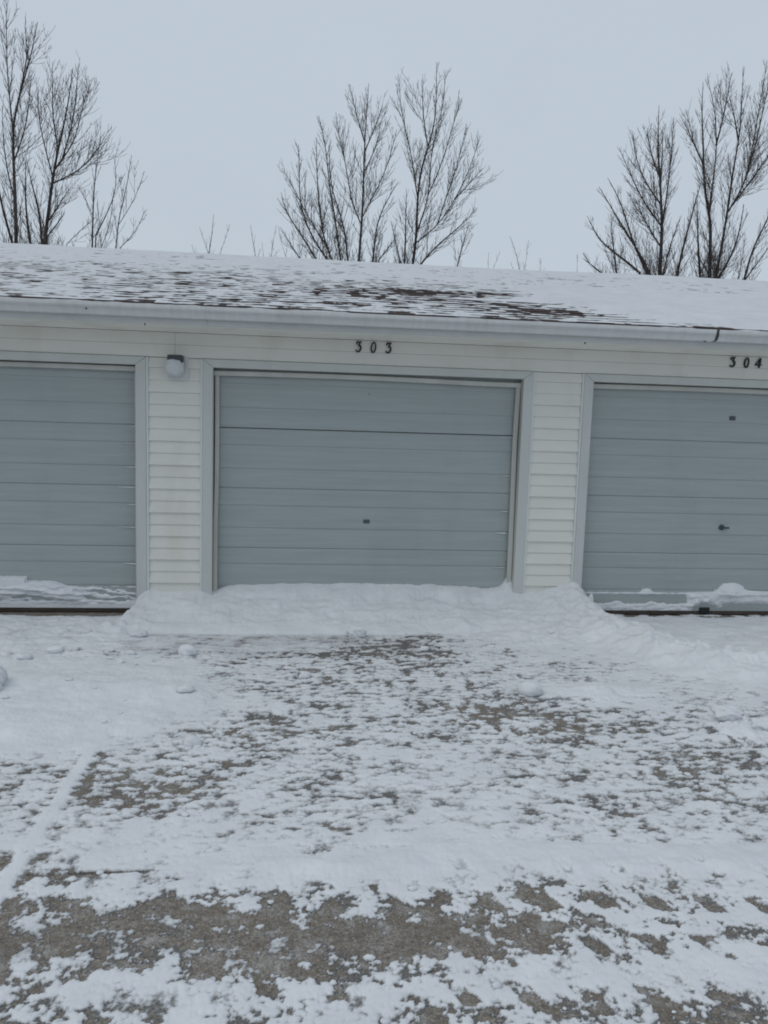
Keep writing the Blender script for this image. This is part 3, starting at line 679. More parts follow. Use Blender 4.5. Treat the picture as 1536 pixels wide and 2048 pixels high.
[12,12,12,12,12,12,12,12,12,12,13,13,13,13,14,14,14,14,14,14,14,14,16,17,18,16,15,14,14,13,12,12,12,12,12,14,14,13,12,13,14,14,14,14,14,14,14,14,14,14,12,12,12,12,12,11,10,10,10,10,11,12,12,12,12,12,12,12,12,13,13,13,13,13,13,13,13,13,13,13,14,14,14,14,14,14,14,14,14,14,14,14,14],
[14,14,14,14,14,14,14,14,14,14,14,15,15,15,15,16,16,16,16,16,16,16,17,18,18,18,16,16,15,14,12,12,12,12,12,14,14,13,12,13,14,14,14,14,14,14,14,14,14,13,12,12,12,12,12,11,10,10,10,10,11,12,13,13,14,14,14,14,14,14,14,14,14,14,14,14,14,14,14,14,14,14,14,14,14,14,14,14,14,14,14,14,14],
[15,16,16,16,16,16,16,16,16,16,16,16,16,16,17,17,17,17,18,18,18,18,18,20,20,18,18,17,16,15,13,12,12,12,12,13,13,12,12,12,13,14,14,14,14,13,13,12,12,12,12,10,11,11,11,11,10,10,10,10,12,12,14,14,14,14,14,14,14,14,14,14,14,14,14,14,14,14,14,14,14,14,15,15,15,15,15,15,15,15,15,15,15],
[17,17,17,18,18,18,18,18,18,18,18,18,18,18,18,18,18,18,18,18,18,18,19,20,20,19,18,18,17,16,14,12,12,10,11,12,12,12,12,12,13,13,13,13,13,12,12,12,12,11,10,10,10,10,11,10,10,10,10,11,12,12,14,14,14,15,15,15,15,15,15,15,15,15,15,15,15,16,16,16,16,16,16,16,16,16,16,16,16,16,16,16,16],
[18,18,18,18,18,18,18,18,18,18,18,18,18,18,18,18,18,18,18,18,18,19,20,20,20,19,18,18,18,16,14,12,11,10,10,10,11,12,12,12,12,13,13,12,12,12,12,11,10,10,10,10,10,10,10,10,10,10,10,11,12,12,14,15,16,16,16,16,16,16,16,16,16,16,16,16,16,16,16,16,16,16,16,16,16,16,16,16,16,16,16,16,16],
[18,18,18,18,18,18,18,19,19,19,19,19,19,19,19,19,19,19,19,19,19,20,20,20,20,20,19,19,18,16,14,12,10,9,10,10,10,11,12,12,12,12,12,12,12,12,11,10,10,9,8,8,8,9,10,10,10,10,10,11,12,12,14,16,16,16,16,16,16,16,16,16,16,16,16,16,16,16,16,16,16,16,16,16,16,16,16,16,16,16,16,16,16],
[19,19,19,19,19,19,19,19,19,19,19,20,20,20,20,20,20,20,20,20,20,20,20,20,20,20,20,20,18,16,14,12,10,8,8,8,9,10,12,12,12,12,12,12,12,11,10,10,8,8,8,8,8,9,10,10,10,10,10,12,12,13,14,15,16,16,16,16,16,16,16,16,16,16,16,16,16,16,16,16,16,16,16,16,16,16,16,16,16,16,16,16,16],
[20,20,20,20,20,20,20,20,20,20,20,20,20,20,20,20,20,20,20,20,20,20,20,20,20,20,20,20,19,17,14,12,10,8,8,8,9,10,12,12,12,12,12,12,12,10,10,9,8,8,8,8,9,10,10,12,12,12,11,12,12,14,14,15,16,16,16,16,16,16,16,16,16,16,16,16,16,16,16,16,16,16,16,16,16,16,16,16,16,16,16,16,16],
[20,20,20,20,20,20,20,20,20,20,20,20,20,20,20,20,20,20,20,20,20,20,20,20,20,20,20,20,19,18,16,14,12,10,10,10,10,11,12,12,12,12,12,12,11,10,10,9,8,8,8,8,10,10,12,12,12,12,12,12,13,14,14,15,16,16,16,16,16,16,16,16,16,16,16,16,16,16,16,16,16,16,16,16,16,16,16,16,16,16,16,16,16],
[20,20,20,20,20,20,20,20,20,20,20,20,20,20,20,20,20,20,20,20,20,20,20,20,20,20,20,20,19,18,16,14,12,11,11,10,11,12,12,12,12,12,12,11,10,10,10,8,8,8,8,8,10,11,12,13,14,13,12,13,14,14,15,16,16,16,16,16,16,16,16,16,16,16,16,16,16,16,16,16,16,16,16,16,16,16,16,16,16,16,16,16,16],
[20,20,20,20,20,20,20,20,20,20,20,20,20,20,20,20,20,20,20,20,20,20,20,20,20,20,20,20,20,18,18,16,14,12,12,12,12,12,12,12,12,12,12,10,10,10,9,8,8,7,7,8,10,12,12,14,14,14,14,14,14,14,16,16,16,16,16,16,16,16,16,16,16,16,16,16,16,16,16,16,16,16,16,16,16,16,16,16,16,16,16,16,16],
[20,20,20,20,20,20,20,20,20,20,20,20,20,20,20,20,20,20,20,20,20,20,20,20,20,20,20,20,20,19,18,16,15,14,13,13,12,12,12,12,12,12,11,10,10,9,8,8,8,7,6,8,10,12,13,14,16,15,14,14,14,15,16,16,16,16,16,16,16,16,16,16,16,16,16,16,16,16,16,16,16,16,16,16,16,16,16,16,16,16,16,16,16],
[20,20,20,20,20,20,20,20,20,20,20,20,20,20,20,20,20,20,20,20,20,20,20,20,20,20,20,20,20,20,19,18,16,15,14,14,13,12,12,12,12,12,11,10,9,8,8,8,8,7,6,8,10,12,14,14,16,16,15,14,14,16,16,16,16,16,16,16,16,16,16,16,16,16,16,16,16,16,16,16,16,16,16,16,16,16,16,16,16,16,16,16,16],
[20,20,20,20,20,20,20,20,20,20,20,20,20,20,20,20,20,20,20,20,20,20,20,20,20,20,20,20,20,20,20,18,17,16,15,14,14,13,12,12,12,12,12,10,10,9,9,8,8,8,8,9,11,13,14,15,16,16,16,15,15,16,16,16,16,16,16,16,16,16,16,16,16,16,16,16,16,16,16,16,16,16,16,17,17,17,17,17,17,17,17,17,17],
[20,20,20,20,20,20,20,20,20,20,20,20,20,20,20,20,20,20,20,20,20,20,20,20,20,20,20,20,20,20,20,18,17,16,15,14,13,12,12,12,12,12,12,10,10,10,10,10,9,9,9,10,12,14,14,16,16,16,16,15,15,16,16,17,17,17,17,17,17,17,17,17,17,17,17,17,17,17,17,17,17,17,17,17,17,17,17,17,17,17,17,17,17],
[20,20,20,20,20,20,20,20,20,20,20,20,20,20,20,20,20,20,20,20,20,20,20,20,20,20,20,20,20,20,20,18,16,16,14,14,13,12,12,12,12,12,12,11,10,10,10,10,10,10,10,12,13,14,15,16,16,17,16,16,15,16,16,17,17,17,17,17,17,17,17,17,17,17,17,17,17,17,17,17,18,18,18,18,18,18,18,18,18,18,18,18,18],
[20,20,20,20,20,20,20,20,20,20,20,20,20,20,20,20,20,20,20,20,20,20,20,20,20,20,20,20,20,20,20,18,16,16,14,14,13,12,12,12,12,12,12,12,11,10,10,10,10,11,12,12,14,15,16,16,17,18,16,16,16,16,16,17,18,18,18,18,18,18,18,18,18,18,18,18,18,18,18,18,18,18,18,18,18,18,18,18,18,18,18,18,18],
[20,20,20,20,20,20,20,20,20,20,20,20,20,20,20,20,20,20,20,20,20,20,20,20,20,20,20,20,20,20,20,18,16,16,14,13,12,12,12,12,12,12,12,12,12,11,11,11,11,12,13,14,14,16,16,17,17,18,17,16,16,16,16,17,18,18,18,18,18,18,18,18,18,18,18,18,18,18,18,18,18,18,18,18,18,18,18,18,18,18,18,18,18],
[20,20,20,20,20,20,20,20,20,20,20,20,20,20,20,20,20,20,20,20,20,20,20,20,20,20,20,20,20,20,19,18,16,16,14,13,12,12,12,12,12,12,12,12,12,12,12,12,12,13,14,15,16,16,18,18,18,18,18,17,16,16,16,17,18,18,18,18,18,18,18,18,18,18,18,18,18,18,18,18,18,18,18,18,18,18,18,18,18,18,18,18,18],
[20,20,20,20,20,20,20,20,20,20,20,20,20,20,20,20,20,20,20,20,20,20,20,20,20,20,20,20,20,20,19,18,16,15,14,12,12,12,12,12,12,12,12,12,12,12,12,12,12,14,14,16,16,17,18,18,18,18,18,17,16,16,17,18,18,18,18,18,18,18,18,18,18,18,18,18,18,18,18,18,18,18,18,18,18,18,18,18,18,18,18,18,18],
[20,20,20,20,20,20,20,20,20,20,20,20,20,20,20,20,20,20,20,20,20,20,20,20,20,20,20,20,20,20,19,18,16,15,14,12,12,12,12,12,12,12,12,12,12,12,12,12,12,13,14,16,16,16,17,18,18,18,18,18,17,17,17,18,18,18,18,18,18,18,18,18,18,18,18,18,18,18,18,18,18,18,18,18,18,18,18,18,18,18,18,18,18],
[20,20,20,20,20,20,20,20,20,20,20,20,20,20,20,20,20,20,20,20,20,20,20,20,20,20,20,20,20,20,18,17,16,14,14,12,12,12,12,12,12,12,12,12,12,12,12,12,12,13,14,15,16,16,16,17,17,17,18,18,18,18,18,18,18,18,18,18,18,18,18,18,18,18,18,18,18,18,18,18,19,19,19,19,19,19,19,19,19,19,19,19,19],
[20,20,20,20,20,20,20,20,20,20,20,20,20,20,20,20,20,20,20,20,20,20,20,20,20,20,20,20,20,20,18,17,16,14,13,12,12,12,12,12,12,12,12,12,12,12,12,12,12,13,14,14,16,16,16,16,16,17,17,18,18,18,18,18,18,19,19,19,19,19,19,19,19,19,19,19,19,19,19,19,19,19,19,19,19,19,19,19,19,19,19,19,19],
[20,20,20,20,20,20,20,20,20,20,20,20,20,20,20,20,20,20,20,20,20,20,20,20,20,20,20,20,20,19,18,16,15,14,12,12,12,12,12,12,12,12,12,12,12,12,12,12,12,12,14,14,15,16,16,16,16,16,17,17,18,18,18,18,18,19,19,19,19,19,19,19,19,19,19,19,19,19,19,19,19,19,19,19,19,19,20,20,20,20,20,20,20],
[20,20,20,20,20,20,20,20,20,20,20,20,20,20,20,20,20,20,20,20,20,20,20,20,20,20,20,20,19,19,18,16,14,14,12,11,11,12,12,12,12,12,12,12,12,12,12,12,12,12,14,14,15,15,15,16,16,16,16,17,18,18,18,19,19,19,20,20,20,20,20,20,20,20,20,20,20,20,20,20,20,20,20,20,20,20,20,20,20,20,20,20,20],
[20,20,20,20,20,20,20,20,20,20,20,20,20,20,20,20,20,20,20,20,20,20,20,20,20,20,20,20,19,18,17,16,14,13,12,11,11,12,12,12,12,12,12,12,12,12,12,12,12,12,13,14,14,14,15,15,15,16,16,16,18,18,19,19,20,20,20,20,20,20,20,20,20,20,20,20,20,20,20,20,20,20,20,20,20,20,20,20,20,20,20,20,20],
[20,20,20,20,20,20,20,20,20,20,20,20,20,20,20,20,20,20,20,20,20,20,20,20,20,20,20,20,19,18,16,15,14,12,12,10,10,11,12,12,12,12,12,12,12,12,12,12,12,12,13,14,14,14,14,14,14,15,16,16,17,18,19,20,20,20,20,20,20,20,20,20,20,20,20,20,20,20,20,20,20,20,20,20,20,20,20,20,20,20,20,20,20],
[20,20,20,20,20,20,20,20,20,20,20,20,20,20,20,20,20,20,20,20,20,20,20,20,20,20,20,19,18,18,16,15,13,12,12,10,10,11,12,12,12,12,12,12,12,12,12,12,12,12,12,14,14,14,14,14,14,14,16,16,17,18,19,20,20,20,20,20,20,20,20,20,20,20,20,20,20,20,20,20,20,20,20,20,20,20,20,20,20,20,20,20,20],
[20,20,20,20,20,20,20,20,20,20,20,20,20,20,20,20,20,20,20,20,20,20,20,20,20,20,20,19,18,18,16,14,13,12,12,10,10,11,12,12,12,12,12,12,12,12,12,12,12,12,13,14,14,14,14,14,14,15,16,16,17,18,19,20,20,20,20,20,20,20,20,20,20,20,20,20,20,20,20,20,20,20,20,20,20,20,20,20,20,20,20,20,20],
[20,20,20,20,20,20,20,20,20,20,20,20,20,20,20,20,20,20,20,20,20,20,20,20,20,20,19,18,18,18,16,15,14,12,12,11,11,12,12,12,12,12,12,12,12,12,12,12,12,13,14,14,14,15,14,14,14,15,16,16,17,18,19,20,20,20,20,20,20,20,20,20,20,20,20,20,20,20,20,20,20,20,20,20,20,20,20,20,20,20,20,20,20],
[20,20,20,20,20,20,20,20,20,20,20,20,20,20,20,20,20,20,20,20,20,20,19,19,19,19,19,18,18,18,16,15,14,13,12,12,12,12,12,12,12,11,11,11,11,12,12,12,12,13,14,14,15,15,15,15,14,15,16,16,18,18,19,20,20,20,20,20,20,20,20,20,20,20,20,20,20,20,20,20,20,20,20,20,20,20,20,20,20,20,20,20,20],
[20,20,20,20,20,20,20,20,20,20,20,20,20,20,20,20,20,20,20,19,19,19,19,19,19,19,18,18,18,17,16,15,14,14,13,12,12,12,12,12,11,11,10,10,11,11,12,12,13,14,14,14,15,16,16,15,15,16,16,17,18,18,19,20,20,20,20,20,20,20,20,20,20,20,20,20,20,20,20,20,20,20,20,20,20,20,20,20,20,20,20,20,20],
[19,19,19,19,19,19,19,19,19,19,19,19,19,19,19,19,19,19,19,19,19,18,18,18,18,18,18,18,18,17,16,15,14,14,13,12,12,12,12,12,11,10,10,10,10,11,11,12,13,14,14,15,16,16,16,16,15,16,16,17,18,18,19,20,20,20,20,20,20,20,20,20,20,20,20,20,20,20,20,20,20,20,20,20,20,20,20,20,20,20,20,20,20],
[19,19,19,19,19,19,19,19,19,19,19,19,19,19,19,19,19,19,19,18,18,18,18,18,18,18,18,18,18,17,16,16,14,14,14,13,12,12,12,11,10,10,10,10,10,10,11,12,13,14,15,16,16,16,16,16,16,16,16,17,18,18,19,20,20,20,20,20,20,20,20,20,20,20,20,20,20,20,20,20,20,20,20,20,20,20,20,20,20,20,20,20,20],
[18,18,18,18,18,18,18,18,18,18,18,18,18,18,18,18,18,18,18,18,18,18,18,18,18,18,18,18,18,17,16,16,15,14,14,14,13,12,12,11,10,10,10,10,10,10,10,12,13,14,15,16,16,17,16,16,16,16,16,18,18,19,20,20,20,20,20,20,20,20,20,20,20,20,20,20,20,20,20,20,20,20,20,20,20,20,20,20,20,20,20,20,20],
[18,18,18,18,18,18,18,18,18,18,18,18,18,18,18,18,18,18,18,18,18,18,18,18,18,18,18,18,17,17,16,16,16,15,14,14,14,12,12,11,10,10,9,9,10,10,10,12,13,14,16,16,16,17,17,16,16,16,16,18,18,20,20,20,20,20,20,20,20,20,20,20,20,20,20,20,20,20,20,20,20,20,20,20,20,20,20,20,20,20,20,20,20],
[18,18,18,18,18,18,18,18,18,18,18,18,18,18,18,18,18,18,18,18,18,18,18,18,18,18,17,17,17,17,16,16,16,16,15,14,14,13,12,11,10,10,8,8,9,10,10,12,13,14,16,16,17,18,18,17,16,16,16,18,18,20,20,20,20,20,20,20,20,20,20,20,20,20,20,20,20,20,20,20,20,20,20,20,20,20,20,20,20,20,20,20,20],
[18,18,18,18,18,18,18,18,18,18,18,18,18,18,18,18,18,18,18,18,18,17,17,17,17,17,17,17,17,17,16,16,16,16,16,15,14,13,12,11,10,10,8,8,9,10,10,12,13,14,16,16,17,18,18,18,17,16,16,18,18,20,20,20,20,20,20,20,20,20,20,20,20,20,20,20,20,20,20,20,20,20,20,20,20,20,20,20,20,20,20,20,20],
[18,18,18,18,18,18,18,18,18,18,18,18,18,18,18,18,18,18,18,18,18,17,17,17,17,17,17,17,17,17,16,16,16,16,16,16,14,14,12,12,11,10,10,10,10,10,11,12,14,15,16,17,18,18,18,18,18,17,17,18,18,20,20,20,20,20,20,20,20,20,20,20,20,20,20,20,20,20,20,20,20,20,20,20,20,20,20,20,20,20,20,20,20],
[18,18,18,18,18,18,18,18,18,18,18,18,18,18,18,18,18,18,18,18,18,18,18,18,18,18,18,18,18,17,17,16,16,16,16,16,15,14,14,12,12,12,11,11,11,12,12,13,14,16,17,18,18,18,18,18,18,18,17,18,18,20,20,20,20,20,20,20,20,20,20,20,20,20,20,20,20,20,20,20,20,20,20,20,20,20,20,20,20,20,20,20,20],
[18,18,18,18,18,18,18,18,18,18,18,18,18,18,18,18,18,18,18,18,18,18,18,18,18,18,18,18,18,17,17,17,16,16,16,16,16,15,14,14,13,12,12,12,12,12,13,14,15,16,17,18,18,18,18,18,18,18,18,18,18,20,20,20,20,20,20,20,20,20,20,20,20,20,20,20,20,20,20,20,20,20,20,20,20,20,20,20,20,20,20,20,20],
[18,18,18,18,18,18,18,18,18,18,18,18,18,18,18,18,18,18,18,18,18,18,18,18,18,18,18,18,18,18,17,17,17,17,16,16,16,16,15,14,14,14,13,13,13,14,14,14,16,16,18,18,18,18,19,19,18,18,18,18,19,20,20,20,20,20,20,20,20,20,20,20,20,20,20,20,20,20,20,20,20,20,20,20,20,20,20,20,20,20,20,20,20],
[18,18,18,18,18,18,18,18,18,18,18,18,18,18,18,18,18,18,18,18,18,18,18,18,18,18,18,18,18,18,18,18,17,17,17,17,16,16,16,15,15,14,14,14,14,14,14,15,16,17,18,18,18,19,19,19,19,18,18,18,19,20,20,20,20,20,20,20,20,20,20,20,20,20,20,20,20,20,20,20,20,20,20,20,20,20,20,20,20,20,20,20,20],
[18,18,18,18,18,18,18,18,18,18,18,18,18,18,18,18,18,18,18,18,18,18,18,18,18,18,18,18,18,18,18,18,18,18,17,17,17,16,16,16,16,16,16,15,16,16,16,16,16,18,18,19,19,19,20,20,19,19,19,19,19,20,20,20,20,20,20,20,20,20,20,20,20,20,20,20,20,20,20,20,20,20,20,20,20,20,20,20,20,20,20,20,20],
[18,18,18,18,18,18,18,18,18,18,18,18,18,18,18,18,18,18,18,18,18,18,18,18,18,18,18,18,18,18,18,18,18,18,18,18,18,17,17,16,16,16,16,16,16,16,16,16,18,18,19,20,20,20,20,20,20,20,20,19,20,20,20,20,20,20,20,20,20,20,20,20,20,20,20,20,20,20,20,20,20,20,20,20,20,20,20,20,20,20,20,20,20],
[18,18,18,18,18,18,18,18,18,18,18,18,18,18,18,18,18,18,18,18,18,18,18,18,18,18,18,18,18,18,18,18,18,18,18,18,18,18,18,18,18,18,18,17,18,18,18,18,18,18,19,20,20,20,20,20,20,20,20,20,20,20,20,20,20,20,20,20,20,20,20,20,20,20,20,20,20,20,20,20,20,20,20,20,20,20,20,20,20,20,20,20,20],
[18,18,18,18,18,18,18,18,18,18,18,18,18,18,18,18,18,18,18,18,18,18,18,18,18,18,18,18,18,18,18,18,18,18,18,18,18,18,18,18,18,18,18,18,18,18,18,18,18,19,20,20,20,20,20,20,20,20,20,20,20,20,20,20,20,20,20,20,20,20,20,20,20,20,20,20,20,20,20,20,20,20,20,20,20,20,20,20,20,20,20,20,20],
[18,18,18,18,18,18,18,18,18,18,18,18,18,18,18,18,18,18,18,18,18,18,18,18,18,18,18,18,18,18,18,18,18,18,18,18,18,18,18,18,18,18,18,18,18,18,18,18,18,19,20,20,20,20,20,20,20,20,20,20,20,20,20,20,20,20,20,20,20,20,20,20,20,20,20,20,20,20,20,20,20,20,20,20,20,20,20,20,20,20,20,20,20],
[18,18,18,18,18,18,18,18,18,18,18,18,18,18,18,18,18,18,18,18,18,18,18,18,18,18,18,18,18,18,18,18,18,18,18,18,18,18,18,18,18,18,18,18,18,18,18,18,19,19,20,20,20,20,20,20,20,20,20,20,20,20,20,20,20,20,20,20,20,20,20,20,20,20,20,20,20,20,20,20,20,20,20,20,20,20,20,20,20,20,20,20,20],
[18,18,18,18,18,18,18,18,18,18,18,18,18,18,18,18,18,18,18,18,18,18,18,18,18,18,18,18,18,18,18,18,18,18,18,18,18,18,18,18,18,18,18,18,18,18,18,18,19,19,20,20,20,20,20,20,20,20,20,20,20,20,20,20,20,20,20,20,20,20,20,20,20,20,20,20,20,20,20,20,20,20,20,20,20,20,20,20,20,20,20,20,20],
[19,19,19,19,19,19,19,19,19,19,19,19,19,19,19,19,19,19,19,19,19,19,19,19,19,19,19,19,19,19,19,19,19,19,19,19,19,18,18,18,18,18,18,18,18,18,18,18,19,20,20,20,20,20,20,20,20,20,20,20,20,20,20,20,20,20,20,20,20,20,20,20,20,20,20,20,20,20,20,20,20,20,20,20,20,20,20,20,20,20,20,20,20],
[19,19,19,19,19,19,19,19,19,19,19,19,19,19,19,19,19,19,19,19,19,19,19,19,19,19,19,19,19,19,19,19,19,19,19,19,19,19,19,19,19,19,19,19,19,19,19,19,19,20,20,20,20,20,20,20,20,20,20,20,20,20,20,20,20,20,20,20,20,20,20,20,20,20,20,20,20,20,20,20,20,20,20,20,20,20,20,20,20,20,20,20,20],
[19,19,19,19,19,19,19,19,19,19,19,19,19,19,19,19,19,19,19,19,19,19,19,19,19,19,19,19,19,19,19,19,19,19,19,19,19,19,19,19,19,19,19,19,19,19,19,19,19,20,20,20,20,20,20,20,20,20,20,20,20,20,20,20,20,20,20,20,20,20,20,20,20,20,20,20,20,20,20,20,20,20,20,20,20,20,20,20,20,20,20,20,20],
[20,20,20,20,20,20,20,20,20,20,20,20,20,20,20,20,20,20,20,20,20,20,20,20,20,20,20,20,20,20,20,20,20,20,19,19,19,19,19,19,19,19,19,19,19,19,19,19,20,20,20,20,20,20,20,20,20,20,20,20,20,20,20,20,20,20,20,20,20,20,20,20,20,20,20,20,20,20,20,20,20,20,20,20,20,20,20,20,20,20,20,20,20],
[20,20,20,20,20,20,20,20,20,20,20,20,20,20,20,20,20,20,20,20,20,20,20,20,20,20,20,20,20,20,20,20,20,20,20,20,20,20,20,20,20,20,20,20,20,20,20,20,20,20,20,20,20,20,20,20,20,20,20,20,20,20,20,20,20,20,20,20,20,20,20,20,20,20,20,20,20,20,20,20,20,20,20,20,20,20,20,20,20,20,20,20,20],
[20,20,20,20,20,20,20,20,20,20,20,20,20,20,20,20,20,20,20,20,20,20,20,20,20,20,20,20,20,20,20,20,20,20,20,20,20,20,20,20,20,20,20,20,20,20,20,20,20,20,20,20,20,20,20,20,20,20,20,20,20,20,20,20,20,20,20,20,20,20,20,20,20,20,20,20,20,20,20,20,20,20,20,20,20,20,20,20,20,20,20,20,20],
[20,20,20,20,20,20,20,20,20,20,20,20,20,20,20,20,20,20,20,20,20,20,20,20,20,20,20,20,20,20,20,20,20,20,20,20,20,20,20,20,20,20,20,20,20,20,20,20,20,20,20,20,20,20,20,20,20,20,20,20,20,20,20,20,20,20,20,20,20,20,20,20,20,20,20,20,20,20,20,20,20,20,20,20,20,20,20,20,20,20,20,20,20],
[20,20,20,20,20,20,20,20,20,20,20,20,20,20,20,20,20,20,20,20,20,20,20,20,20,20,20,20,20,20,20,20,20,20,20,20,20,20,20,20,20,20,20,20,20,20,20,20,20,20,20,20,20,20,20,20,20,20,20,20,20,20,20,20,20,20,20,20,20,20,20,20,20,20,20,20,20,20,20,20,20,20,20,20,20,20,20,20,20,20,20,20,20]]

# ------------------------------------------------------------------ snow on the driveway
cov = np.array(COV)/20.0      # share of the slab under snow: rows Y from -4.9, columns X from -3.6
def cover(X, Y):
    gx = np.clip((X+3.6)/0.1, 0, cov.shape[1]-1.001); gy = np.clip((Y+4.9)/0.05, 0, cov.shape[0]-1.001)
    i, j = gx.astype(int), gy.astype(int); a, b = gx-i, gy-j
    return (cov[j, i]*(1-a)+cov[j, i+1]*a)*(1-b) + (cov[j+1, i]*(1-a)+cov[j+1, i+1]*a)*b

WIND = [(2.48, -0.10), (2.60, -0.70), (2.78, -1.15), (3.05, -1.42), (3.5, -1.55), (4.2, -1.45), (5.2, -1.5)]
def seg_dist(X, Y, pts):
    best = np.full(X.shape, 9.0)
    for (ax, ay), (bx, by) in zip(pts[:-1], pts[1:]):
        dx, dy = bx-ax, by-ay; t = np.clip(((X-ax)*dx+(Y-ay)*dy)/(dx*dx+dy*dy), 0, 1)
        best = np.minimum(best, np.hypot(X-ax-t*dx, Y-ay-t*dy))
    return best

def snow_field(X, Y):
    """height of the snow surface (m, below 0 where bare) and its film thickness in mm"""
    C = cover(X, Y)
    wob = fbm(X/0.5, Y/0.5, 3, 3)
    near = sstep(-3.3, -4.2, Y)
    n_far = 0.74*fbm(X/0.078, Y/0.044, 4, 100, 0.68) + 0.36*fbm(X/0.34, Y/0.12, 3, 105) + 0.12*wob
    n_near = 0.72*fbm(X/0.115, Y/0.10, 6, 120, 0.66) + 0.36*fbm(X/0.024, Y/0.022, 3, 125) + 0.22*wob
    n = uni(n_far*(1-near)+n_near*near, 0.34)
    # swept snow packed in the cross joint and in tyre ridges
    jx = np.abs(X+1.05+0.006*fbm(Y/0.2, X*0, 2, 8))
    joint = np.exp(-(jx/0.026)**4)*sstep(-0.75, -1.0, Y)*(0.75+0.4*fbm(Y/0.35, X*0, 2, 9))
    C0 = C
    C = C + 1.0*joint*sstep(-4.5, -4.2, Y)
    lj = np.exp(-((Y+3.875-0.02*(X+1.1))/0.010)**2)*sstep(-1.02, -0.98, X)*sstep(-0.42, -0.6, X)*(0.85+0.8*fbm(X/0.12, Y*0, 2, 77))
    C = C - 1.3*np.clip(lj, 0, 1)
    # tread blocks pressed by tyres, nearest the camera
    tread = near*sstep(0.1, 0.6, np.sin((X+0.35*Y)*2*math.pi/0.19+0.6*np.sin(Y*7)+1.0*wob))*sstep(-0.2, 0.5, np.sin((Y+0.12*X)*2*math.pi/0.24+0.8*wob))
    C = C - (0.26+0.28*sstep(-0.2, 0.5, X))*(tread-0.20)*near*sstep(0.25, 0.5, C)
    C = C + 0.30*sstep(-1.15, -0.95, Y)*sstep(-0.3, -0.7, X+0.9*np.clip(-Y-0.6, 0, 1)-1.1)*sstep(0.98, 0.8, C)
    C = C + 0.08*(1-near)*sstep(0.1, 0.35, C)*sstep(1.0, 0.85, C)
    C = C - 0.30*np.exp(-((jx-0.065)/0.028)**2)*sstep(-2.35, -2.6, Y)*sstep(0.97, 0.8, C0)
    C = C - 0.05*near
    deep = sstep(0.88, 1.0, C0)
    q = (C-n)
    q = np.where(C > 0.97, np.maximum(q, 0.25), q)
    fw = 0.26*(1-near)+0.17*near
    film = np.where(q > 0, 0.0007+0.010*np.tanh(q*3.2), np.where(q > -fw, 0.0007*(q+fw)/fw, 0.02*np.tanh((q+fw)*2.5)))
    edge_t = (5.2*(1-near)+6.5*near)*sstep(-fw-0.12*(1-near)-0.06*near, 0.56-0.18*near, q)-0.3+1.5*deep
    film = film*(1-0.25*near*(q > 0))
    soft = deep*(0.010+0.014*fbm(X/0.45, Y/0.30, 4, 200)+0.004*fbm(X/0.08, Y/0.07, 4, 210))
    soft = np.maximum(soft, -0.001)
    left = sstep(-0.2, -0.7, X)*sstep(-1.35, -1.7, Y)*sstep(-2.75, -2.2, Y)
    soft = soft + left*deep*(0.030+0.010*fbm(X/0.6, Y/0.25, 3, 220)+0.012*np.sin(Y*11+X*2))
    # bank drifted against the middle door and the posts
    sY = (Y+0.60+0.07*fbm(X/0.30, Y*0, 4, 230)*(0.35+0.65*sstep(0.3, 1.2, np.abs(X-0.1))))/0.69
    prof = np.interp(np.clip(sY, 0, 1.2), [0, 0.02, 0.10, 0.30, 0.55, 0.74, 0.88, 1.02, 1.2], [0, 0.05, 0.13, 0.29, 0.50, 0.69, 0.90, 1.06, 1.08])
    top = 0.232 + 0.012*np.sin(X*2.0+0.4) + 0.010*fbm(X/0.5, Y*0, 2, 240)
    top = top - 0.035*np.exp(-((X+0.74)/0.09)**2) + 0.10*np.exp(-((X-1.90)/0.06)**2)*sstep(0.0, 0.1, Y)
    inside = sstep(-1.50, -1.34, X-0.10*(Y+0.2)+0.05*fbm(Y/0.12, X/0.2, 3, 251))*sstep(2.70, 2.50, X + 0.05*fbm(Y/0.15, X*0, 2, 250))
    lump = 0.022*fbm(X/0.36, Y/0.24, 3, 260, 0.5) + 0.011*np.abs(fbm(X/0.13, Y/0.10, 3, 262))*sstep(0.9, 0.5, prof) + 0.003*fbm(X/0.05, Y/0.045, 3, 265)
    bank = inside*(top*prof + lump*sstep(0.02, 0.25, prof)*sstep(1.02, 0.72, prof))
    bank = bank + 0.05*np.exp(-(((X+1.52)/0.20)**2+((Y+0.52)/0.14)**2))*(0.7+0.8*fbm(X/0.09, Y/0.07, 3, 255))
    bank = bank + 0.055*np.exp(-(((X-2.15)/0.55)**2+((Y+0.72)/0.26)**2))*(1+0.6*fbm(X/0.14, Y/0.10, 4, 257))
    # thrown windrow running out in front of the right-hand door
    d = seg_dist(X, Y, WIND)+0.05*fbm(X/0.2, Y/0.2, 3, 270)
    wr = np.exp(-(d/0.27)**2)
    wind = wr*(0.100+0.050*fbm(X/0.17, Y/0.14, 4, 280)) + 0.035*np.exp(-(((X-1.95)/0.30)**2+((Y+1.98)/0.16)**2))*(1+0.4*fbm(X/.1, Y/.1, 3, 285))
    wind = wind + sstep(2.5, 2.7, X)*sstep(-1.5, -1.2, Y)*(0.018+0.010*fbm(X/0.2, Y/0.12, 4, 290))*sstep(-0.02, -0.12, Y)
    wind = wind + sstep(-1.15, -1.45, X)*sstep(-1.5, -1.1, Y)*sstep(-0.12, -0.25, Y)*np.maximum(0.012+0.020*fbm(X/0.16, Y/0.11, 4, 293), 0)
    lit = sstep(2.2, 2.6, X)*np.exp(-(((X-2.58)/0.22)**2+((Y+2.60)/0.14)**2))*(0.05+0.03*fbm(X/.08, Y/.08, 3, 295))
    z = film + soft + bank + np.maximum(wind, 0) + np.maximum(lit, 0)
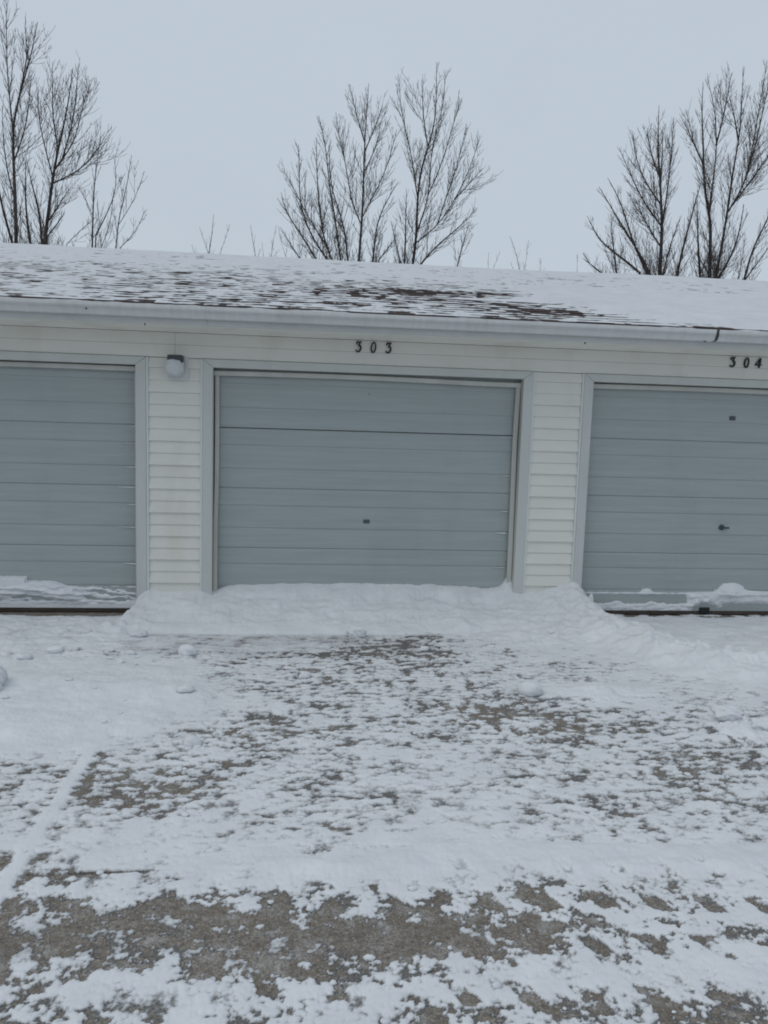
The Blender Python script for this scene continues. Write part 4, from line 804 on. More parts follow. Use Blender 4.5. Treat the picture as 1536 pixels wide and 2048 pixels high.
    z = z + np.where(z > 0.001, 0.0016*fbm(X/0.022, Y/0.02, 3, 300), 0)
    # plough line at the foot of the bank
    z = z - 0.006*np.exp(-((Y+0.60)/0.012)**2)*sstep(-1.1, -0.9, X)*sstep(-0.45, -0.65, X)
    # the threshold of the left doors is bare
    bare = sstep(-1.38, -1.44, X)*sstep(-0.115, -0.075, Y+0.012*fbm(X/0.25, Y*0, 3, 310)+0.03*sstep(-2.2, -2.35, X)*(-1))
    z = z*(1-bare) - 0.012*bare
    bare2 = sstep(2.60, 2.66, X)*sstep(-0.03, 0.0, Y)
    z = z*(1-bare2) + (-0.004+0.012*fbm(X/0.12, Y/0.08, 3, 320))*bare2
    # thin dusted zones read grey
    dust = 2.6*np.clip(fbm(X/0.30, Y/0.22, 4, 330)+0.15, -1, 1)
    dirty = (1.7+1.2*fbm(X/0.25, Y/0.05, 3, 340))*sstep(-1.35, -1.05, Y)*sstep(-0.60, -0.66, Y)*sstep(1.4, 1.0, X)*sstep(-2.4, -1.4, X)
    thick = np.maximum(z-0.012, 0)*400 + edge_t - np.maximum(dust, -0.3)*(1-deep)*0.75 - dirty*sstep(0.03, 0.014, z)
    return z, thick

rowsY = [-4.95]
while rowsY[-1] < 0.125:
    dd = rowsY[-1]-CAM[1]
    rowsY.append(rowsY[-1] + max(0.0048, 0.0062*(dd/2.0)**0.8))
rowsY = np.array(rowsY)
NC = 1050
uu = np.linspace(0, 1, NC)
tt = ((rowsY+4.95)/5.1)[:, None]
xl = -1.55-1.85*tt; xr = 2.05+3.45*tt
XX = xl+(xr-xl)*uu[None, :]
YY = np.repeat(rowsY[:, None], NC, 1)
Z, TH = snow_field(XX, YY)
keep = Z > -0.004
fm = keep[:-1, :-1] | keep[1:, 1:] | keep[:-1, 1:] | keep[1:, :-1]
F = grid_faces(len(rowsY), NC, fm)
P1, F1, A1 = compact(np.stack([XX, YY, Z], -1).reshape(-1, 3), F, {'thick': TH.ravel()})
# wider, coarser surroundings in the same sheet
cx = np.arange(-10.8, 12.1, 0.05); cy = np.arange(-11.9, 0.10, 0.05)
CX, CY = np.meshgrid(cx, cy)
Zc, Tc = snow_field(CX, CY)
t = (CY+4.95)/5.1
ins = (CY > -4.95) & (CX > -1.55-1.85*t) & (CX < 2.05+3.45*t)
fm = ~(ins[:-1, :-1] & ins[1:, 1:] & ins[:-1, 1:] & ins[1:, :-1]) & ((Zc[:-1, :-1] > -0.006) | (Zc[1:, 1:] > -0.006))
Zc = np.where(ins, Zc-0.004, Zc)
P0, F0, A0 = compact(np.stack([CX, CY, Zc], -1).reshape(-1, 3), grid_faces(len(cy), len(cx), fm), {'thick': Tc.ravel()})
tag(grid_obj('snow', np.concatenate([P1, P0]), np.concatenate([F1, F0+len(P1)]), M['snow'], None,
             {'thick': np.concatenate([A1['thick'], A0['thick']])}), kind='stuff')

# ------------------------------------------------------------------ snow stuck to the doors
def crust(name, x0, x1, z0, z1, fn, label, cat='snow crust', nx=200, nz=60):
    a = np.linspace(x0, x1, nx); b = np.linspace(z0, z1, nz)
    X, Zz = np.meshgrid(a, b)
    h = fn(X, Zz)
    P = np.stack([X, DY+0.004-h, Zz], -1).reshape(-1, 3)
    k = h > -0.004
    fm = k[:-1, :-1] | k[1:, 1:] | k[:-1, 1:] | k[1:, :-1]
    P, F, A = compact(P, grid_faces(nz, nx, fm), {'thick': (h*1000*0.5+1.5).ravel()})
    o = grid_obj(name, P, F, M['snow'], None, A)
    return tag(o, label, cat)

def left_crust(X, Z):
    top = np.where(X < -2.33, 0.300, np.where(X < -2.13, 0.262, 0.262-0.05*sstep(-2.13, -1.95, X)))
    top = top + 0.006*fbm(X/0.05, Z*0, 2, 5)
    h = 0.055*sstep(-1.75, -2.05, X)*sstep(0.02, -0.004, Z-top)*sstep(0.12, 0.20, Z-0.05*fbm(X/0.3, Z*0, 2, 6)+0.05*sstep(-2.3, -1.9, X))
    rip = np.sin((Z+0.10*(X+1.4)+0.02*fbm(X/0.12, Z/0.05, 2, 7))*2*math.pi/0.052)
    band = sstep(0.245, 0.215, Z)*sstep(0.07, 0.11, Z)
    h = h + band*(0.010*rip+0.012*fbm(X/0.07, Z/0.03, 3, 8)+0.000)
    low = sstep(0.115, 0.085, Z+0.010*fbm(X/0.08, Z*0, 3, 9))*sstep(0.034, 0.042, Z)
    return h + 0.018*low - 0.004 + 0.006*band
crust('snow_crust', -4.02, -1.402, 0.034, 0.32, left_crust, 'rippled snow crust stuck to the bottom of the left garage door', nx=330, nz=70)

def right_crust(X, Z):
    n = fbm(X/0.06, Z*0, 4, 15)
    l1 = np.exp(-((Z-0.205-0.004*n)/0.011)**2)*(0.014+0.016*fbm(X/0.12, Z*0, 3, 16))
    low = sstep(0.012, -0.012, Z-(0.105+0.012*n+0.03*np.exp(-((X-2.93)/0.05)**2)+0.02*np.exp(-((X-3.28)/0.07)**2)))*(0.022+0.008*fbm(X/0.06, Z/0.03, 3, 18))*sstep(0.032, 0.05, Z)
    low = low*sstep(3.72, 3.62, X)
    xn = X+0.03*fbm(X/0.06, Z/0.04, 3, 22)
    l2 = sstep(3.58, 3.72, xn)*sstep(4.02, 3.88, xn)*sstep(0.235, 0.18, Z)*sstep(0.065, 0.12, Z-0.03*np.cos((X-3.8)*16)+0.012*n)*(0.042+0.015*fbm(X/0.05, Z/0.05, 3, 23))
    l3 = 0.05*np.exp(-(((X-4.05)/0.11)**2+((Z-0.24)/0.055)**2)) + 0.03*sstep(3.95, 4.05, X)*sstep(0.26, 0.20, Z+0.1*(X-4.1)*0.3)*sstep(0.09, 0.15, Z)
    l4 = 0.026*np.exp(-(((X-3.22)/0.045)**2+((Z-0.225)/0.028)**2))
    return l1+low+l2+l3*(1+0.3*fbm(X/.05, Z/.05, 3, 19))+l4-0.006
crust('snow_crust', 2.56, 5.20, 0.034, 0.34, right_crust, 'broken snow crust along the bottom of the right garage door', nx=330, nz=70)

# little wedges of snow caught at the ends of the door ribs
m = MB(); rr = random.Random(4)
for (xe, zs) in ((-1.400, (1.808, 1.634, 1.488, 1.286, 1.113, 0.965, 0.768, 0.449)), (1.862, (0.965, 0.768, 0.449, 1.286, 1.634)), (4.0, ())):
    for z in zs:
        L = rr.uniform(0.07, 0.16); h = rr.uniform(0.006, 0.013); x0 = xe-L-rr.uniform(0, 0.015); x1 = x0+L; z -= 0.014
        vs = []
        for i in range(6):
            u = i/5; x = x0+(x1-x0)*u; hh = h*(0.15+0.85*u)*rr.uniform(0.7, 1.1)
            vs += [(x, DY+0.010, z-hh), (x, DY-0.004-0.004*u, z-hh*0.8), (x, DY+0.002, z+0.002)]
        fs = [(0, 1, 2), (15, 17, 16)]
        for i in range(5):
            for a in range(3):
                fs.append((3*i+a, 3*i+3+a, 3*i+3+(a+1) % 3, 3*i+(a+1) % 3))
        m.add(vs, fs)
me = m.mesh('snow_flecks'); me.materials.append(M['snow'])
me.attributes.new('thick', 'FLOAT', 'POINT').data.foreach_set('value', np.full(len(me.vertices), 4.0, dtype=np.float32))
tag(link(bpy.data.objects.new('snow_flecks', me)), kind='stuff')

# ------------------------------------------------------------------ clumps of snow
def clump_arrays(x, y, sx, sy, sz, seed, sub=22, rough=0.22, flat=0.3):
    th_ = np.linspace(0, math.pi, sub); ph = np.linspace(0, 2*math.pi, sub*2)[:-1]
    T, Pp = np.meshgrid(th_, ph, indexing='ij')
    dx, dy, dz = np.sin(T)*np.cos(Pp), np.sin(T)*np.sin(Pp), np.cos(T)
    r = 1 + rough*fbm(dx*1.3+seed*3.1+dz*0.9, dy*1.3-seed*1.7+dz*0.5, 4, seed) + 0.4*rough*fbm(dx*4+seed, dy*4+dz*3, 3, seed+50)
    r[0, :] = r[0, :].mean(); r[-1, :] = r[-1, :].mean()
    bx, by, bz = r*dx*sx/2, r*dy*sy/2, r*dz*sz/2
    bz = np.where(bz < -sz*flat, -sz*flat, bz)
    zz, _ = snow_field(np.array([[x]]), np.array([[y]]))
    z0 = max(float(zz[0, 0]), 0.0)
    P = np.stack([x+bx, y+by, z0+sz*flat*0.75+bz], -1)
    nr, nc = T.shape
    i = np.arange(nr*nc).reshape(nr, nc); j = np.roll(i, -1, 1)
    F = np.stack([i[:-1], i[1:], j[1:], j[:-1]], -1).reshape(-1, 4)
    return P.reshape(-1, 3), F
CL = [
 (1.49, -2.00, .155, .12, .105, 'smooth oval clump of snow lying alone right of the driveway centre', .12),
 (-0.80, -1.14, .125, .10, .10, 'square block of snow on the dusted slab below the left post', .25),
 (-1.90, -1.92, .25, .24, .19, 'biggest chunk of snow, cut off by the left edge of the view', .32),
 (0.45, -0.68, .145, .11, .11, 'rough clump of snow at the foot of the bank below the middle door', .30),
 (-0.543, -2.72, .095, .07, .07, 'small rounded clump of snow on speckled concrete beside the smooth left snow', .2),
 (2.54, -2.52, .20, .13, .085, 'lumpy clump of snow at the outer end of the swept snow on the right', .3),
 (2.68, -2.64, .15, .12, .07, 'jagged clump of snow farthest to the right on the driveway', .35),
 (0.045, -1.64, .075, .06, .055, 'small pointed snow lump on the darker worn patch left of centre', .3),
 (1.60, -1.635, .065, .05, .028, 'tiny flat snow lump just behind the smooth oval clump', .2),
 (0.957, -1.01, .075, .055, .040, 'small white snow lump among the dark spots before the bank', .2),
 (-1.89, -1.28, .125, .09, .05, 'low snow lump behind the biggest chunk on the left', .3),
 (-1.838, -0.62, .13, .08, .045, 'flattened snow lump nearest the left garage door', .25),
 (-1.24, -0.69, .14, .09, .06, 'wide snow lump under the left end of the bank', .3),
 (2.612, -0.075, .05, .05, .10, 'upright knob of snow at the corner of the right garage door', .2),
]
for k, (x, y, sx_, sy_, sz_, lab, ro) in enumerate(CL):
    P, F = clump_arrays(x, y, sx_, sy_, sz_, 40+k*3, 22, ro)
    o = grid_obj('snow_clump', P, F, M['snow'], None, {'thick': np.full(len(P), 12.0)})
    tag(o, lab, 'snow clump', 'clumps of snow scattered on the driveway')
rr = random.Random(9)
Ps, Fs = [], []; nv = 0
spots = [(-1.195, -1.15, .05), (-1.215, -1.36, .05), (-1.727, -1.125, .075), (-1.641, -0.649, .08), (-0.687, -2.026, .07)]
for _ in range(150):
    y = rr.uniform(-4.7, -0.65); x = rr.uniform(-1.4-0.35*(y+4.7), 1.9+0.85*(y+4.7))
    spots.append((x, y, rr.uniform(0.007, 0.022)*rr.choice((1, 1, 1.6))))
for k, (x, y, s) in enumerate(spots):
    P, F = clump_arrays(x, y, s*rr.uniform(1, 1.6), s, s*rr.uniform(.5, .8), 300+k, 7 if s < .04 else 14, .35)
    Ps.append(P); Fs.append(F+nv); nv += len(P)
P = np.concatenate(Ps)
tag(grid_obj('snow_crumbs', P, np.concatenate(Fs), M['snow'], None, {'thick': np.full(len(P), 9.0)}), kind='stuff')

# ------------------------------------------------------------------ wall lamp and numbers
lamp = tag(empty('wall_lamp', (-1.055, 0.0, 2.02)), 'white wall lamp with dark top and snowy globe on the left post', 'lamp')
def rrect(w, h, r, n=5):
    pts = []
    for cx_, cz_, a0 in ((w/2-r, h/2-r, 0), (-w/2+r, h/2-r, 90), (-w/2+r, -h/2+r, 180), (w/2-r, -h/2+r, 270)):
        for i in range(n+1):
            a = math.radians(a0+90*i/n); pts.append((cx_+r*math.cos(a), cz_+r*math.sin(a)))
    return pts
MB().extrude_y([(x+0.012, z+0.095) for x, z in rrect(0.165, 0.205, 0.022)], -0.010, 0.020).build('mounting_plate', M['white_plastic'], lamp, bevel=0.004)
# dark hood: box with a rounded front
hp = [(-0.064, 0.0), (-0.064, -0.085), (-0.055, -0.105), (-0.030, -0.115), (0.030, -0.115), (0.055, -0.105), (0.064, -0.085), (0.064, 0.0)]
m = MB(); n = len(hp)
m.add([(x, y, 0.105) for x, y in hp]+[(x*0.97, y*0.97, 0.186) for x, y in hp],
      [(i, (i+1) % n, n+(i+1) % n, n+i) for i in range(n)]+[tuple(range(n-1, -1, -1)), tuple(range(n, 2*n))])
m.build('hood', M['lamp_dark'], lamp, bevel=0.004, loc=(0.0, -0.011, 0.008))
# globe, a rounded white drum below the hood, capped with clinging snow
th_ = np.linspace(0, math.pi, 26); ph = np.linspace(0, 2*math.pi, 49)[:-1]
T, Q = np.meshgrid(th_, ph, indexing='ij')
se = lambda v, e: np.sign(v)*np.abs(v)**e
bx = 0.070*se(np.sin(T), 0.8)*se(np.cos(Q), 0.85); by = 0.066*se(np.sin(T), 0.8)*se(np.sin(Q), 0.85); bz = 0.078*se(np.cos(T), 0.8)
nr, nc = T.shape; i = np.arange(nr*nc).reshape(nr, nc); j = np.roll(i, -1, 1)
GF = np.stack([i[:-1], i[1:], j[1:], j[:-1]], -1).reshape(-1, 4)
g = grid_obj('globe', np.stack([bx, by, bz], -1).reshape(-1, 3), GF, M['white_plastic'], lamp); g.location = (-0.006, -0.062, 0.098)
k = 1.0+0.05*fbm(bx*22, bz*22+by*9, 3, 3)
P = np.stack([bx*1.12*k, by*1.18*k-0.004, bz*1.0*k-0.002], -1).reshape(-1, 3)
cc = P[GF].mean(1); sel = (cc[:, 1] < 0.01) & (cc[:, 2] < 0.060-0.35*np.clip(cc[:, 0]-0.02, 0, 1)) & (cc[:, 2]+0.9*cc[:, 0] > -0.13)
P, F, A = compact(P, GF[sel], {'thick': np.full(len(P), 2.4)})
o = grid_obj('snow_plaster', P, F, M['snow'], None, A); o.location = (-1.055-0.006, -0.062, 2.02+0.098)
md = o.modifiers.new('thick', 'SOLIDIFY'); md.thickness = 0.012; md.offset = -1
tag(o, 'smooth snow plastered over the front of the wall lamp globe', 'snow')

def stroke(points, widths, depth=0.010):
    """flat ribbon along (x, z) points, drawn out in depth"""
    m = MB(); n = len(points); vs = []
    for q in range(n):
        a = points[max(q-1, 0)]; b = points[min(q+1, n-1)]
        tx, tz = b[0]-a[0], b[1]-a[1]; L = math.hypot(tx, tz) or 1
        nx, nz_ = -tz/L*widths[q]/2, tx/L*widths[q]/2
        x, z = points[q]
        vs += [(x+nx, -depth, z+nz_), (x-nx, -depth, z-nz_), (x-nx, 0, z-nz_), (x+nx, 0, z+nz_)]
    fs = [(0, 1, 2, 3), (4*n-4, 4*n-1, 4*n-2, 4*n-3)]
    for q in range(n-1):
        for a in range(4):
            fs.append((4*q+a, 4*q+4+a, 4*q+4+(a+1) % 4, 4*q+(a+1) % 4))
    return m.add(vs, fs)
def spline(pts, k=5):
    out = []
    for i in range(len(pts)-1):
        p0, p1, p2, p3 = pts[max(i-1, 0)], pts[i], pts[i+1], pts[min(i+2, len(pts)-1)]
        for s in range(k):
            t = s/k
            out.append(tuple(0.5*((2*p1[a])+(-p0[a]+p2[a])*t+(2*p0[a]-5*p1[a]+4*p2[a]-p3[a])*t*t+(-p0[a]+3*p1[a]-3*p2[a]+p3[a])*t**3) for a in (0, 1)))
    return out+[pts[-1]]
def digit(ch, x, z, parent, size=0.086):
    sl_ = 0.16
    put = lambda ps: [((px+sl_*pz)*size*0.62, pz*size) for px, pz in ps]
    m = MB()
    if ch == '3':
        parts = [([(-0.36, 0.22), (-0.30, 0.44), (-0.12, 0.46), (0.12, 0.42), (0.34, 0.52)], 0.013), ([(0.34, 0.50), (0.10, 0.26), (-0.08, 0.10)], 0.009)]
        curve = spline([(-0.08, 0.10), (0.18, 0.10), (0.36, -0.06), (0.34, -0.30), (0.12, -0.47), (-0.18, -0.46), (-0.40, -0.30)])
        parts.append((curve, 0.014))
    elif ch == '0':
        parts = [(spline([(0.06, 0.52), (-0.24, 0.34), (-0.36, -0.02), (-0.26, -0.36), (0.0, -0.50), (0.26, -0.36), (0.34, 0.0), (0.24, 0.34), (0.0, 0.48)]), 0.013)]
    else:
        parts = [([(0.16, 0.52), (-0.20, 0.14), (-0.62, -0.20)], 0.011), ([(-0.62, -0.20), (0.0, -0.20), (0.56, -0.18)], 0.014), ([(0.18, 0.50), (0.16, 0.0), (0.14, -0.52)], 0.017)]
    d = 0.010
    for ps, wd in parts:
        ps = put(ps)
        n = len(ps)
        ws = [wd*(0.55+0.45*math.sin(math.pi*min(1, (0.12+q/(n-1)*0.85)))) for q in range(n)]
        s = stroke(ps, ws, d); m.add(s.v, s.f); d += 0.0011
    return m.build('digit', M['black'], parent, loc=(x, 0, z))
for xs_, txt, lab in (((0.459, 0.587, 0.716), '303', 'black slanted digits 303 on the header above the middle garage door'),
                      ((3.828, 3.962, 4.078), '304', 'black slanted digits 304 on the header above the right garage door')):
    hn = tag(empty('house_number', (xs_[1], 0.018, 2.351)), lab, 'house number', 'numbers above the garage doors')
    for x, ch in zip(xs_, txt):
        digit(ch, x-xs_[1], 0.0, hn)

TREES = {
'A': [12,[[[-6.46,5.4],[-6.46,6.37],[-6.5,7.12],[-6.52,7.75],[-6.49,8.12],[-6.36,8.6],[-6.1,9.44],[-5.94,10.22]],[[-6.5,7.75],[-6.57,8.99],[-6.57,9.92],[-6.53,10.53]],[[-6.57,5.4],[-6.69,5.93],[-6.83,6.56],[-6.88,7.41],[-6.94,8.45]],[[-6.47,7.12],[-6.24,7.77],[-6.12,8.35],[-6.07,9.03]],[[-6.18,5.47],[-6.28,6.06],[-6.33,6.7],[-6.33,7.34]],[[-6.46,6.37],[-6.64,6.89],[-6.75,7.52],[-6.81,8.46]],[[-6.41,8.59],[-6.24,9.33],[-6.22,9.95]]]],
'B': [13,[[[-6.17,5.66],[-6.05,6.78],[-5.94,7.68],[-5.78,8.47],[-5.68,9.14],[-5.59,9.92]],[[-6.04,7.23],[-6.26,8.33],[-6.31,8.99],[-6.28,9.27]],[[-5.95,7.46],[-5.45,8.05],[-5.24,8.96],[-4.98,9.42]],[[-5.9,7.01],[-5.44,7.38],[-5.04,7.86],[-4.72,8.46]],[[-5.94,7.8],[-5.98,8.68],[-5.92,9.78]],[[-6.26,5.65],[-6.27,6.43],[-6.4,6.98],[-6.47,7.54]],[[-5.83,7.69],[-5.53,8.71],[-5.45,9.87]],[[-6.12,6.21],[-5.74,6.68],[-5.56,6.92]],[[-6.15,5.86],[-5.78,6.23],[-5.63,6.41]]]],
'C': [12,[[[-4.81,5.43],[-4.75,6.04],[-4.71,6.69],[-4.59,7.24],[-4.49,7.72]],[[-4.28,5.43],[-4.22,6.07],[-4.05,6.62],[-3.92,7.44]],[[-5.35,5.46],[-5.02,5.81],[-4.77,6.04]],[[-4.24,5.96],[-3.84,6.53],[-3.64,7.13]],[[-4.75,5.71],[-4.47,6.16],[-4.19,6.72],[-4.26,7.36]],[[-4.77,6.04],[-4.93,6.46],[-5.17,6.88]],[[-4.64,5.5],[-4.4,5.95],[-4.3,6.72]],[[-4.2,5.47],[-3.81,5.87],[-3.67,6.37]]]],
'D': [16,[[[-2.69,6.22],[-2.61,6.6],[-2.56,7.28]],[[-2.69,6.22],[-2.83,6.52],[-2.97,6.99]],[[-2.39,6.24],[-2.23,6.62],[-2.12,7.03]],[[-3.08,6.2],[-3.15,6.44]]]],
'E': [16,[[[-1.4,6.18],[-1.48,6.53],[-1.54,7.0]],[[-1.01,6.17],[-0.94,6.56],[-0.84,7.1]],[[-1.18,6.16],[-1.24,6.61]],[[-0.52,6.17],[-0.74,6.7],[-0.79,7.13]]]],
'F': [11,[[[1.17,5.22],[1.24,6.21],[1.25,7.26],[1.26,7.95],[1.33,9.16]],[[0.77,5.22],[0.62,6.17],[0.46,6.93],[0.39,7.69],[0.22,8.34]],[[0.56,5.24],[0.38,5.62],[0.29,6.15],[0.18,7.2],[0.17,7.85]],[[0.38,5.58],[-0.04,6.2],[-0.3,6.71],[-0.56,7.05]],[[0.23,5.25],[-0.22,5.94],[-0.51,6.24],[-0.57,6.66]],[[1.14,6.12],[0.97,6.54],[0.89,7.24],[0.68,7.91],[0.62,8.34]],[[1.31,6.21],[1.51,6.75],[1.76,7.29],[1.89,7.99]],[[1.6,5.26],[1.88,5.63],[2.01,5.85]],[[1.2,7.88],[0.96,8.62],[0.87,9.0]],[[1.47,5.25],[1.52,6.15],[1.76,6.59],[1.95,6.92]],[[0.94,5.23],[0.84,6.0],[0.52,6.72],[0.47,7.56]],[[1.24,7.61],[1.46,8.14],[1.62,8.62]],[[0.47,5.24],[0.08,5.75],[-0.15,6.37],[-0.21,7.62]],[[1.25,7.19],[1.53,7.73],[1.6,8.26]],[[-0.13,5.22],[-0.35,5.51],[-0.58,5.92]]]],
'G': [11.5,[[[2.44,5.32],[2.51,5.92],[2.48,6.76],[2.53,7.5],[2.67,7.86],[2.81,8.41],[2.79,9.62]],[[2.48,6.76],[2.29,7.84],[2.04,8.61],[1.98,9.28]],[[2.55,5.92],[2.75,6.78],[2.78,7.87],[3.05,8.86],[3.05,9.57]],[[2.56,5.85],[3.01,6.21],[3.33,6.81],[3.68,7.63],[3.75,8.07]],[[2.61,5.33],[2.94,5.76],[3.54,6.24],[3.84,6.59]],[[2.76,6.83],[3.02,7.53],[3.26,8.44],[3.42,9.02]],[[2.24,5.31],[2.24,6.01],[2.23,7.0]],[[3.01,6.21],[3.29,7.36],[3.48,8.35]],[[3.46,5.34],[3.64,5.98],[3.77,6.4]],[[3.33,6.81],[3.7,7.22],[3.94,7.53]],[[2.67,7.86],[2.51,8.61],[2.47,9.29]],[[2.14,5.38],[2.01,5.86],[1.94,6.29]]]],
'H': [17,[[[6.47,6.36],[6.34,6.87],[6.07,7.36]],[[6.57,6.36],[6.64,6.73],[6.7,7.33]],[[6.24,6.36],[6.15,6.63]],[[5.51,6.38],[5.47,6.89]],[[7.1,6.34],[7.07,6.83]],[[8.31,6.37],[8.24,6.99]],[[5.62,6.39],[5.83,6.77],[5.88,6.99]]]],
'I': [11,[[[8.15,5.26],[8.15,6.22],[8.08,7.14],[7.98,8.23],[7.99,9.15]],[[8.03,6.43],[7.68,6.93],[7.32,7.54],[7.04,8.09]],[[7.99,5.28],[7.68,5.83],[7.11,6.65],[6.71,7.28]],[[7.63,5.3],[7.17,5.69],[6.68,5.96],[6.4,6.56]],[[8.08,6.81],[7.81,7.3],[7.52,8.01],[7.48,8.58]],[[8.5,5.31],[8.55,5.87],[8.72,6.81],[8.8,7.36]],[[8.15,6.41],[8.3,7.16],[8.38,8.07],[8.43,8.97]],[[6.71,5.23],[6.52,5.43],[6.31,5.59]],[[7.91,5.3],[7.5,6.04],[7.2,6.91],[6.85,7.43]],[[8.05,5.85],[7.64,6.49],[7.34,6.91]],[[8.0,7.61],[7.82,8.14],[7.78,8.68]],[[8.08,7.14],[8.16,8.05],[8.19,8.76]],[[7.13,5.25],[6.94,5.79],[6.81,6.55]],[[8.27,5.3],[8.39,6.09],[8.59,6.66]]]],
'J': [11.5,[[[9.62,5.39],[9.53,6.8],[9.32,7.24],[9.19,8.29],[9.07,9.03],[9.04,9.7]],[[9.75,5.4],[9.9,6.82],[9.94,7.88],[10.03,8.71],[9.99,10.12]],[[9.53,6.83],[9.6,8.31],[9.52,9.23],[9.3,9.99]],[[9.94,6.82],[10.25,7.6],[10.27,8.36],[10.42,10.23]],[[10.02,6.98],[10.52,7.81],[10.88,8.4],[11.12,9.2]],[[9.22,8.01],[8.88,8.49],[8.67,8.87]],[[9.88,5.41],[10.22,5.95],[10.42,6.54],[10.48,7.23]],[[9.44,5.44],[9.29,6.25],[9.18,7.16]],[[9.59,8.42],[9.7,9.32],[9.7,9.99]],[[10.0,8.45],[9.83,9.22],[9.68,9.54]],[[10.25,7.6],[10.48,8.6],[10.65,9.5],[10.79,10.07]],[[9.53,5.45],[9.37,5.79],[9.21,6.01]]]],
'K': [12,[[[10.79,5.52],[10.96,6.29],[11.28,6.94],[11.53,7.66],[11.63,8.61]],[[10.83,5.52],[11.22,5.98],[11.64,6.48],[11.96,7.22]],[[10.68,5.51],[10.7,5.96],[10.61,6.55]]]]}
# ------------------------------------------------------------------ bare trees behind the garages
def tube(path, radii, sides):
    p = np.array(path); n = len(p)
    t = np.gradient(p, axis=0); t /= np.linalg.norm(t, axis=1, keepdims=True)+1e-9
    ref = np.array([0.31, 0.87, 0.12]); a = np.cross(t, ref); a /= np.linalg.norm(a, axis=1, keepdims=True)+1e-9
    b = np.cross(t, a)
    ang = np.arange(sides)*2*math.pi/sides
    r = np.array(radii)[:, None, None]
    V = p[:, None, :] + r*(a[:, None, :]*np.cos(ang)[None, :, None] + b[:, None, :]*np.sin(ang)[None, :, None])
    i = np.arange(n*sides).reshape(n, sides); j = np.roll(i, -1, 1)
    F = np.stack([i[:-1], j[:-1], j[1:], i[1:]], -1).reshape(-1, 4)
    return V.reshape(-1, 3), F

class Acc:
    def __init__(self): self.V = []; self.F = []; self.n = 0
    def add(self, VF):
        V, F = VF; self.V.append(V); self.F.append(F+self.n); self.n += len(V)
    def obj(self, name, mat, parent):
        return grid_obj(name, np.concatenate(self.V), np.concatenate(self.F), mat, parent)

def resample(path, step):
    p = np.array(path); d = np.r_[0, np.cumsum(np.linalg.norm(np.diff(p, axis=0), axis=1))]
    n = max(2, int(d[-1]/step)+1); s = np.linspace(0, d[-1], n)
    return np.stack([np.interp(s, d, p[:, k]) for k in range(3)], 1), d[-1]

def branch(start, direc, length, rng, droop=0.0, up=0.5, n=5):
    p = [np.array(start)]; d = np.array(direc)/np.linalg.norm(direc)
    for k in range(n):
        d = d + np.array([0, 0, up/n]) + rng.normal(0, 0.035, 3); d /= np.linalg.norm(d)
        p.append(p[-1]+d*length/n)
    return np.array(p)

def side_shoots(path, r0, acc, rng, level, dens, lscale, start=0.0, shy=None):
    p, L = resample(path, 0.05)
    t = np.gradient(p, axis=0); t /= np.linalg.norm(t, axis=1, keepdims=True)+1e-9
    s = start + rng.uniform(0, dens)
    while s < L*0.97:
        q = min(int(s/L*(len(p)-1)), len(p)-1)
        frac = s/L
        tt_ = t[q]
        # opposite pairs, as ash and maple shoots grow
        rv = rng.normal(0, 1, 3); rv[1] *= 0.8; rv -= tt_*np.dot(rv, tt_); rv /= np.linalg.norm(rv)+1e-9
        for sg in ((1, -1) if rng.random() < 0.55 else (1,)):
            ang = math.radians(rng.uniform(20, 42))
            d = tt_*math.cos(ang)+sg*rv*math.sin(ang)
            ll = lscale*(0.48+0.55*(1-frac))*(rng.uniform(0.75, 1.6) if rng.random() < 0.5 else rng.uniform(0.25, 0.7))
            if level == 1: ll *= 1-0.45*max(0.0, frac-0.6)/0.4
            if ll < 0.07: continue
            b = branch(p[q], d, ll, rng, up=0.72 if level == 1 else 0.6, n=5 if level == 1 else 4)
            rb = max(0.0040, min(r0*0.45*(1-0.5*frac), 0.0038+ll*0.0060))
            acc.add(tube(b, np.linspace(rb, 0.0030, len(b)), 3))
            if (level == 1 and ll > 0.24) or (level == 2 and ll > 0.42):
                side_shoots(b, rb, acc, rng, level+1, 0.10+0.04*level, ll*0.48, start=0.05)
        s += dens*rng.uniform(0.6, 1.5)

TREE_INFO = {
 'A': ('tall bare tree cut off by the left edge of the view', 0.055, 0.142, 0.87),
 'B': ('tall bare tree with a reddish trunk, second from the left', 0.057, 0.131, 0.87),
 'C': ('short loose bare tree right of the two tall trees on the left', 0.025, 0.167, 0.61),
 'D': ('tiny bare treetop showing alone over the roof, left of centre', 0.015, 0.167, 0.46),
 'E': ('thin bare shoots over the roof just left of the big central tree', 0.011, 0.184, 0.46),
 'F': ('dense many stemmed bare tree over the middle door, broadest in the centre', 0.041, 0.078, 0.67),
 'G': ('slimmer open bare tree just right of the dense central tree', 0.043, 0.111, 0.71),
 'H': ('tiny faint bare treetops low on the roof between the centre and right trees', 0.011, 0.167, 0.41),
 'I': ('dense wide bare tree on the right, its trunk over the right post', 0.057, 0.078, 0.69),
 'J': ('tall bare tree with two trunks near the right edge of the view', 0.060, 0.098, 0.77),
 'K': ('bare tree leaning out past the right edge of the view', 0.033, 0.142, 0.71),
}
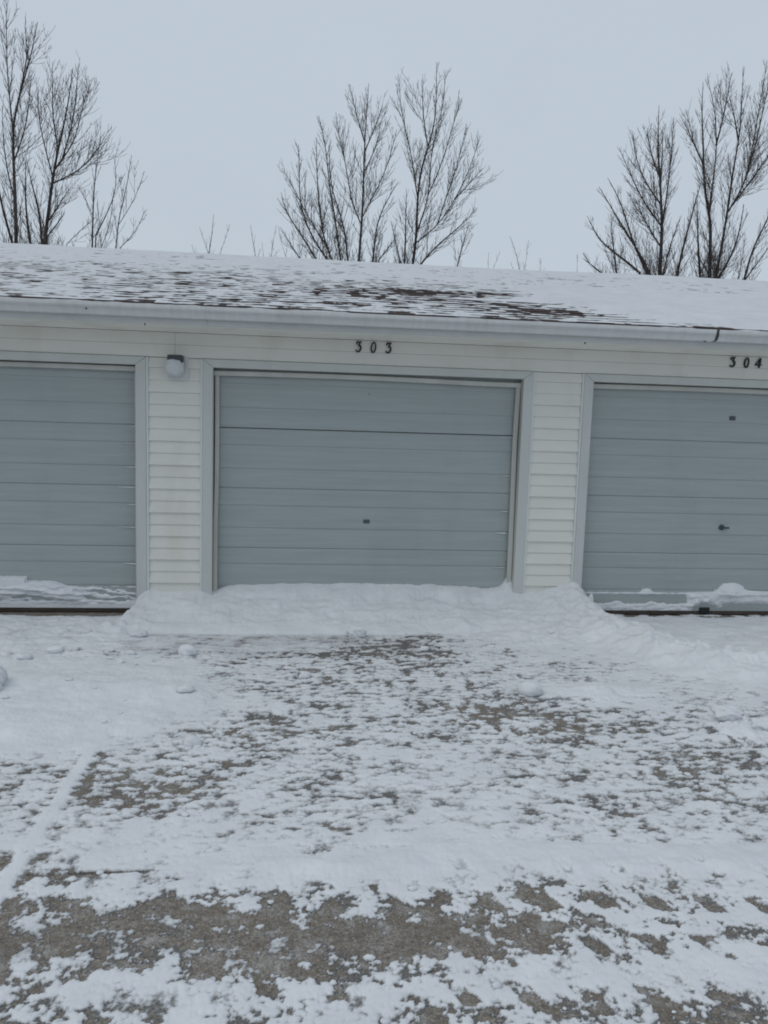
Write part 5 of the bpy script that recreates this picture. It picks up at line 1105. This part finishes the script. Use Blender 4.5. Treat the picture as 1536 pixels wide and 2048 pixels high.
for ti, (key, (Yd, limbs)) in enumerate(TREES.items()):
    lab, r0, dens, lsc = TREE_INFO[key]
    rng = np.random.default_rng(500+ti)
    bx0, bz0 = limbs[0][0]
    root = tag(empty('bare_tree', (bx0, Yd, -0.16)), lab, 'tree', 'bare trees behind the garages')
    tr, cr = Acc(), Acc()
    off = np.array([bx0, Yd, -0.16])
    main3d = []
    for li, lb in enumerate(limbs):
        n = len(lb)
        P = np.zeros((n, 3)); P[:, 0] = [a for a, _ in lb]; P[:, 2] = [b for _, b in lb]
        sy = rng.uniform(-1.0, 1.0)*0.22
        P[:, 1] = Yd + (0 if li == 0 else rng.uniform(-0.15, 0.15)) + sy*np.linspace(0, 1, n)*n*0.5
        own = lb[0][1] < bz0+0.35          # stem that goes down behind the roof: carry it to the ground
        if li > 0 and not own:
            # spring from the nearest point of an earlier limb
            best = min((np.linalg.norm((q-P[0])[[0, 2]]), i_, k_) for i_, m3 in enumerate(main3d) for k_, q in enumerate(m3))
            P[:, 1] += main3d[best[1]][best[2]][1]-P[0, 1]; P[0] = main3d[best[1]][best[2]]
        # smooth the polyline a little and give it natural wander
        R, L = resample(P, 0.16)
        R = R + np.cumsum(rng.normal(0, 0.004, R.shape), 0)
        ks = np.array([0.25, 0.5, 0.25])
        for _ in range(6):
            R[1:-1] = 0.25*R[:-2]+0.5*R[1:-1]+0.25*R[2:]
        main3d.append(R)
        ra = r0*0.75 if li == 0 else (r0*0.52 if own and L > 1.6 else r0*0.34)
        ra = min(ra, 0.010+0.016*L)
        rad = 0.0040+(ra-0.0040)*np.linspace(1, 0, len(R))**0.85
        if own:
            base = np.array([bx0 + 0.25*(P[0, 0]-bx0), Yd+0.25*(P[0, 1]-Yd), 0.9 if li else -0.16])
            steps = 10
            lead = np.stack([base+(R[0]-base)*k/steps for k in range(steps)])
            lead[:, 0] += (P[0, 0]-base[0])*0.18*np.sin(np.linspace(0, math.pi, steps))
            lr = np.linspace(ra*(1.9 if li == 0 else 1.25), ra, steps+1)[:-1]
            tr.add(tube(np.concatenate([lead, R]), np.r_[lr, rad], 8))
            side_shoots(np.concatenate([lead[6:], R]), ra, cr, rng, 1, dens, lsc, 0.0)
        else:
            tr.add(tube(R, rad, 6))
            side_shoots(R, ra, cr, rng, 1, dens, lsc, 0.10)
    for a in (tr, cr):
        a.V = [v-off for v in a.V]
    tr.obj('trunk', M['bark'], root)
    cr.obj('crown', M['twig'], root)
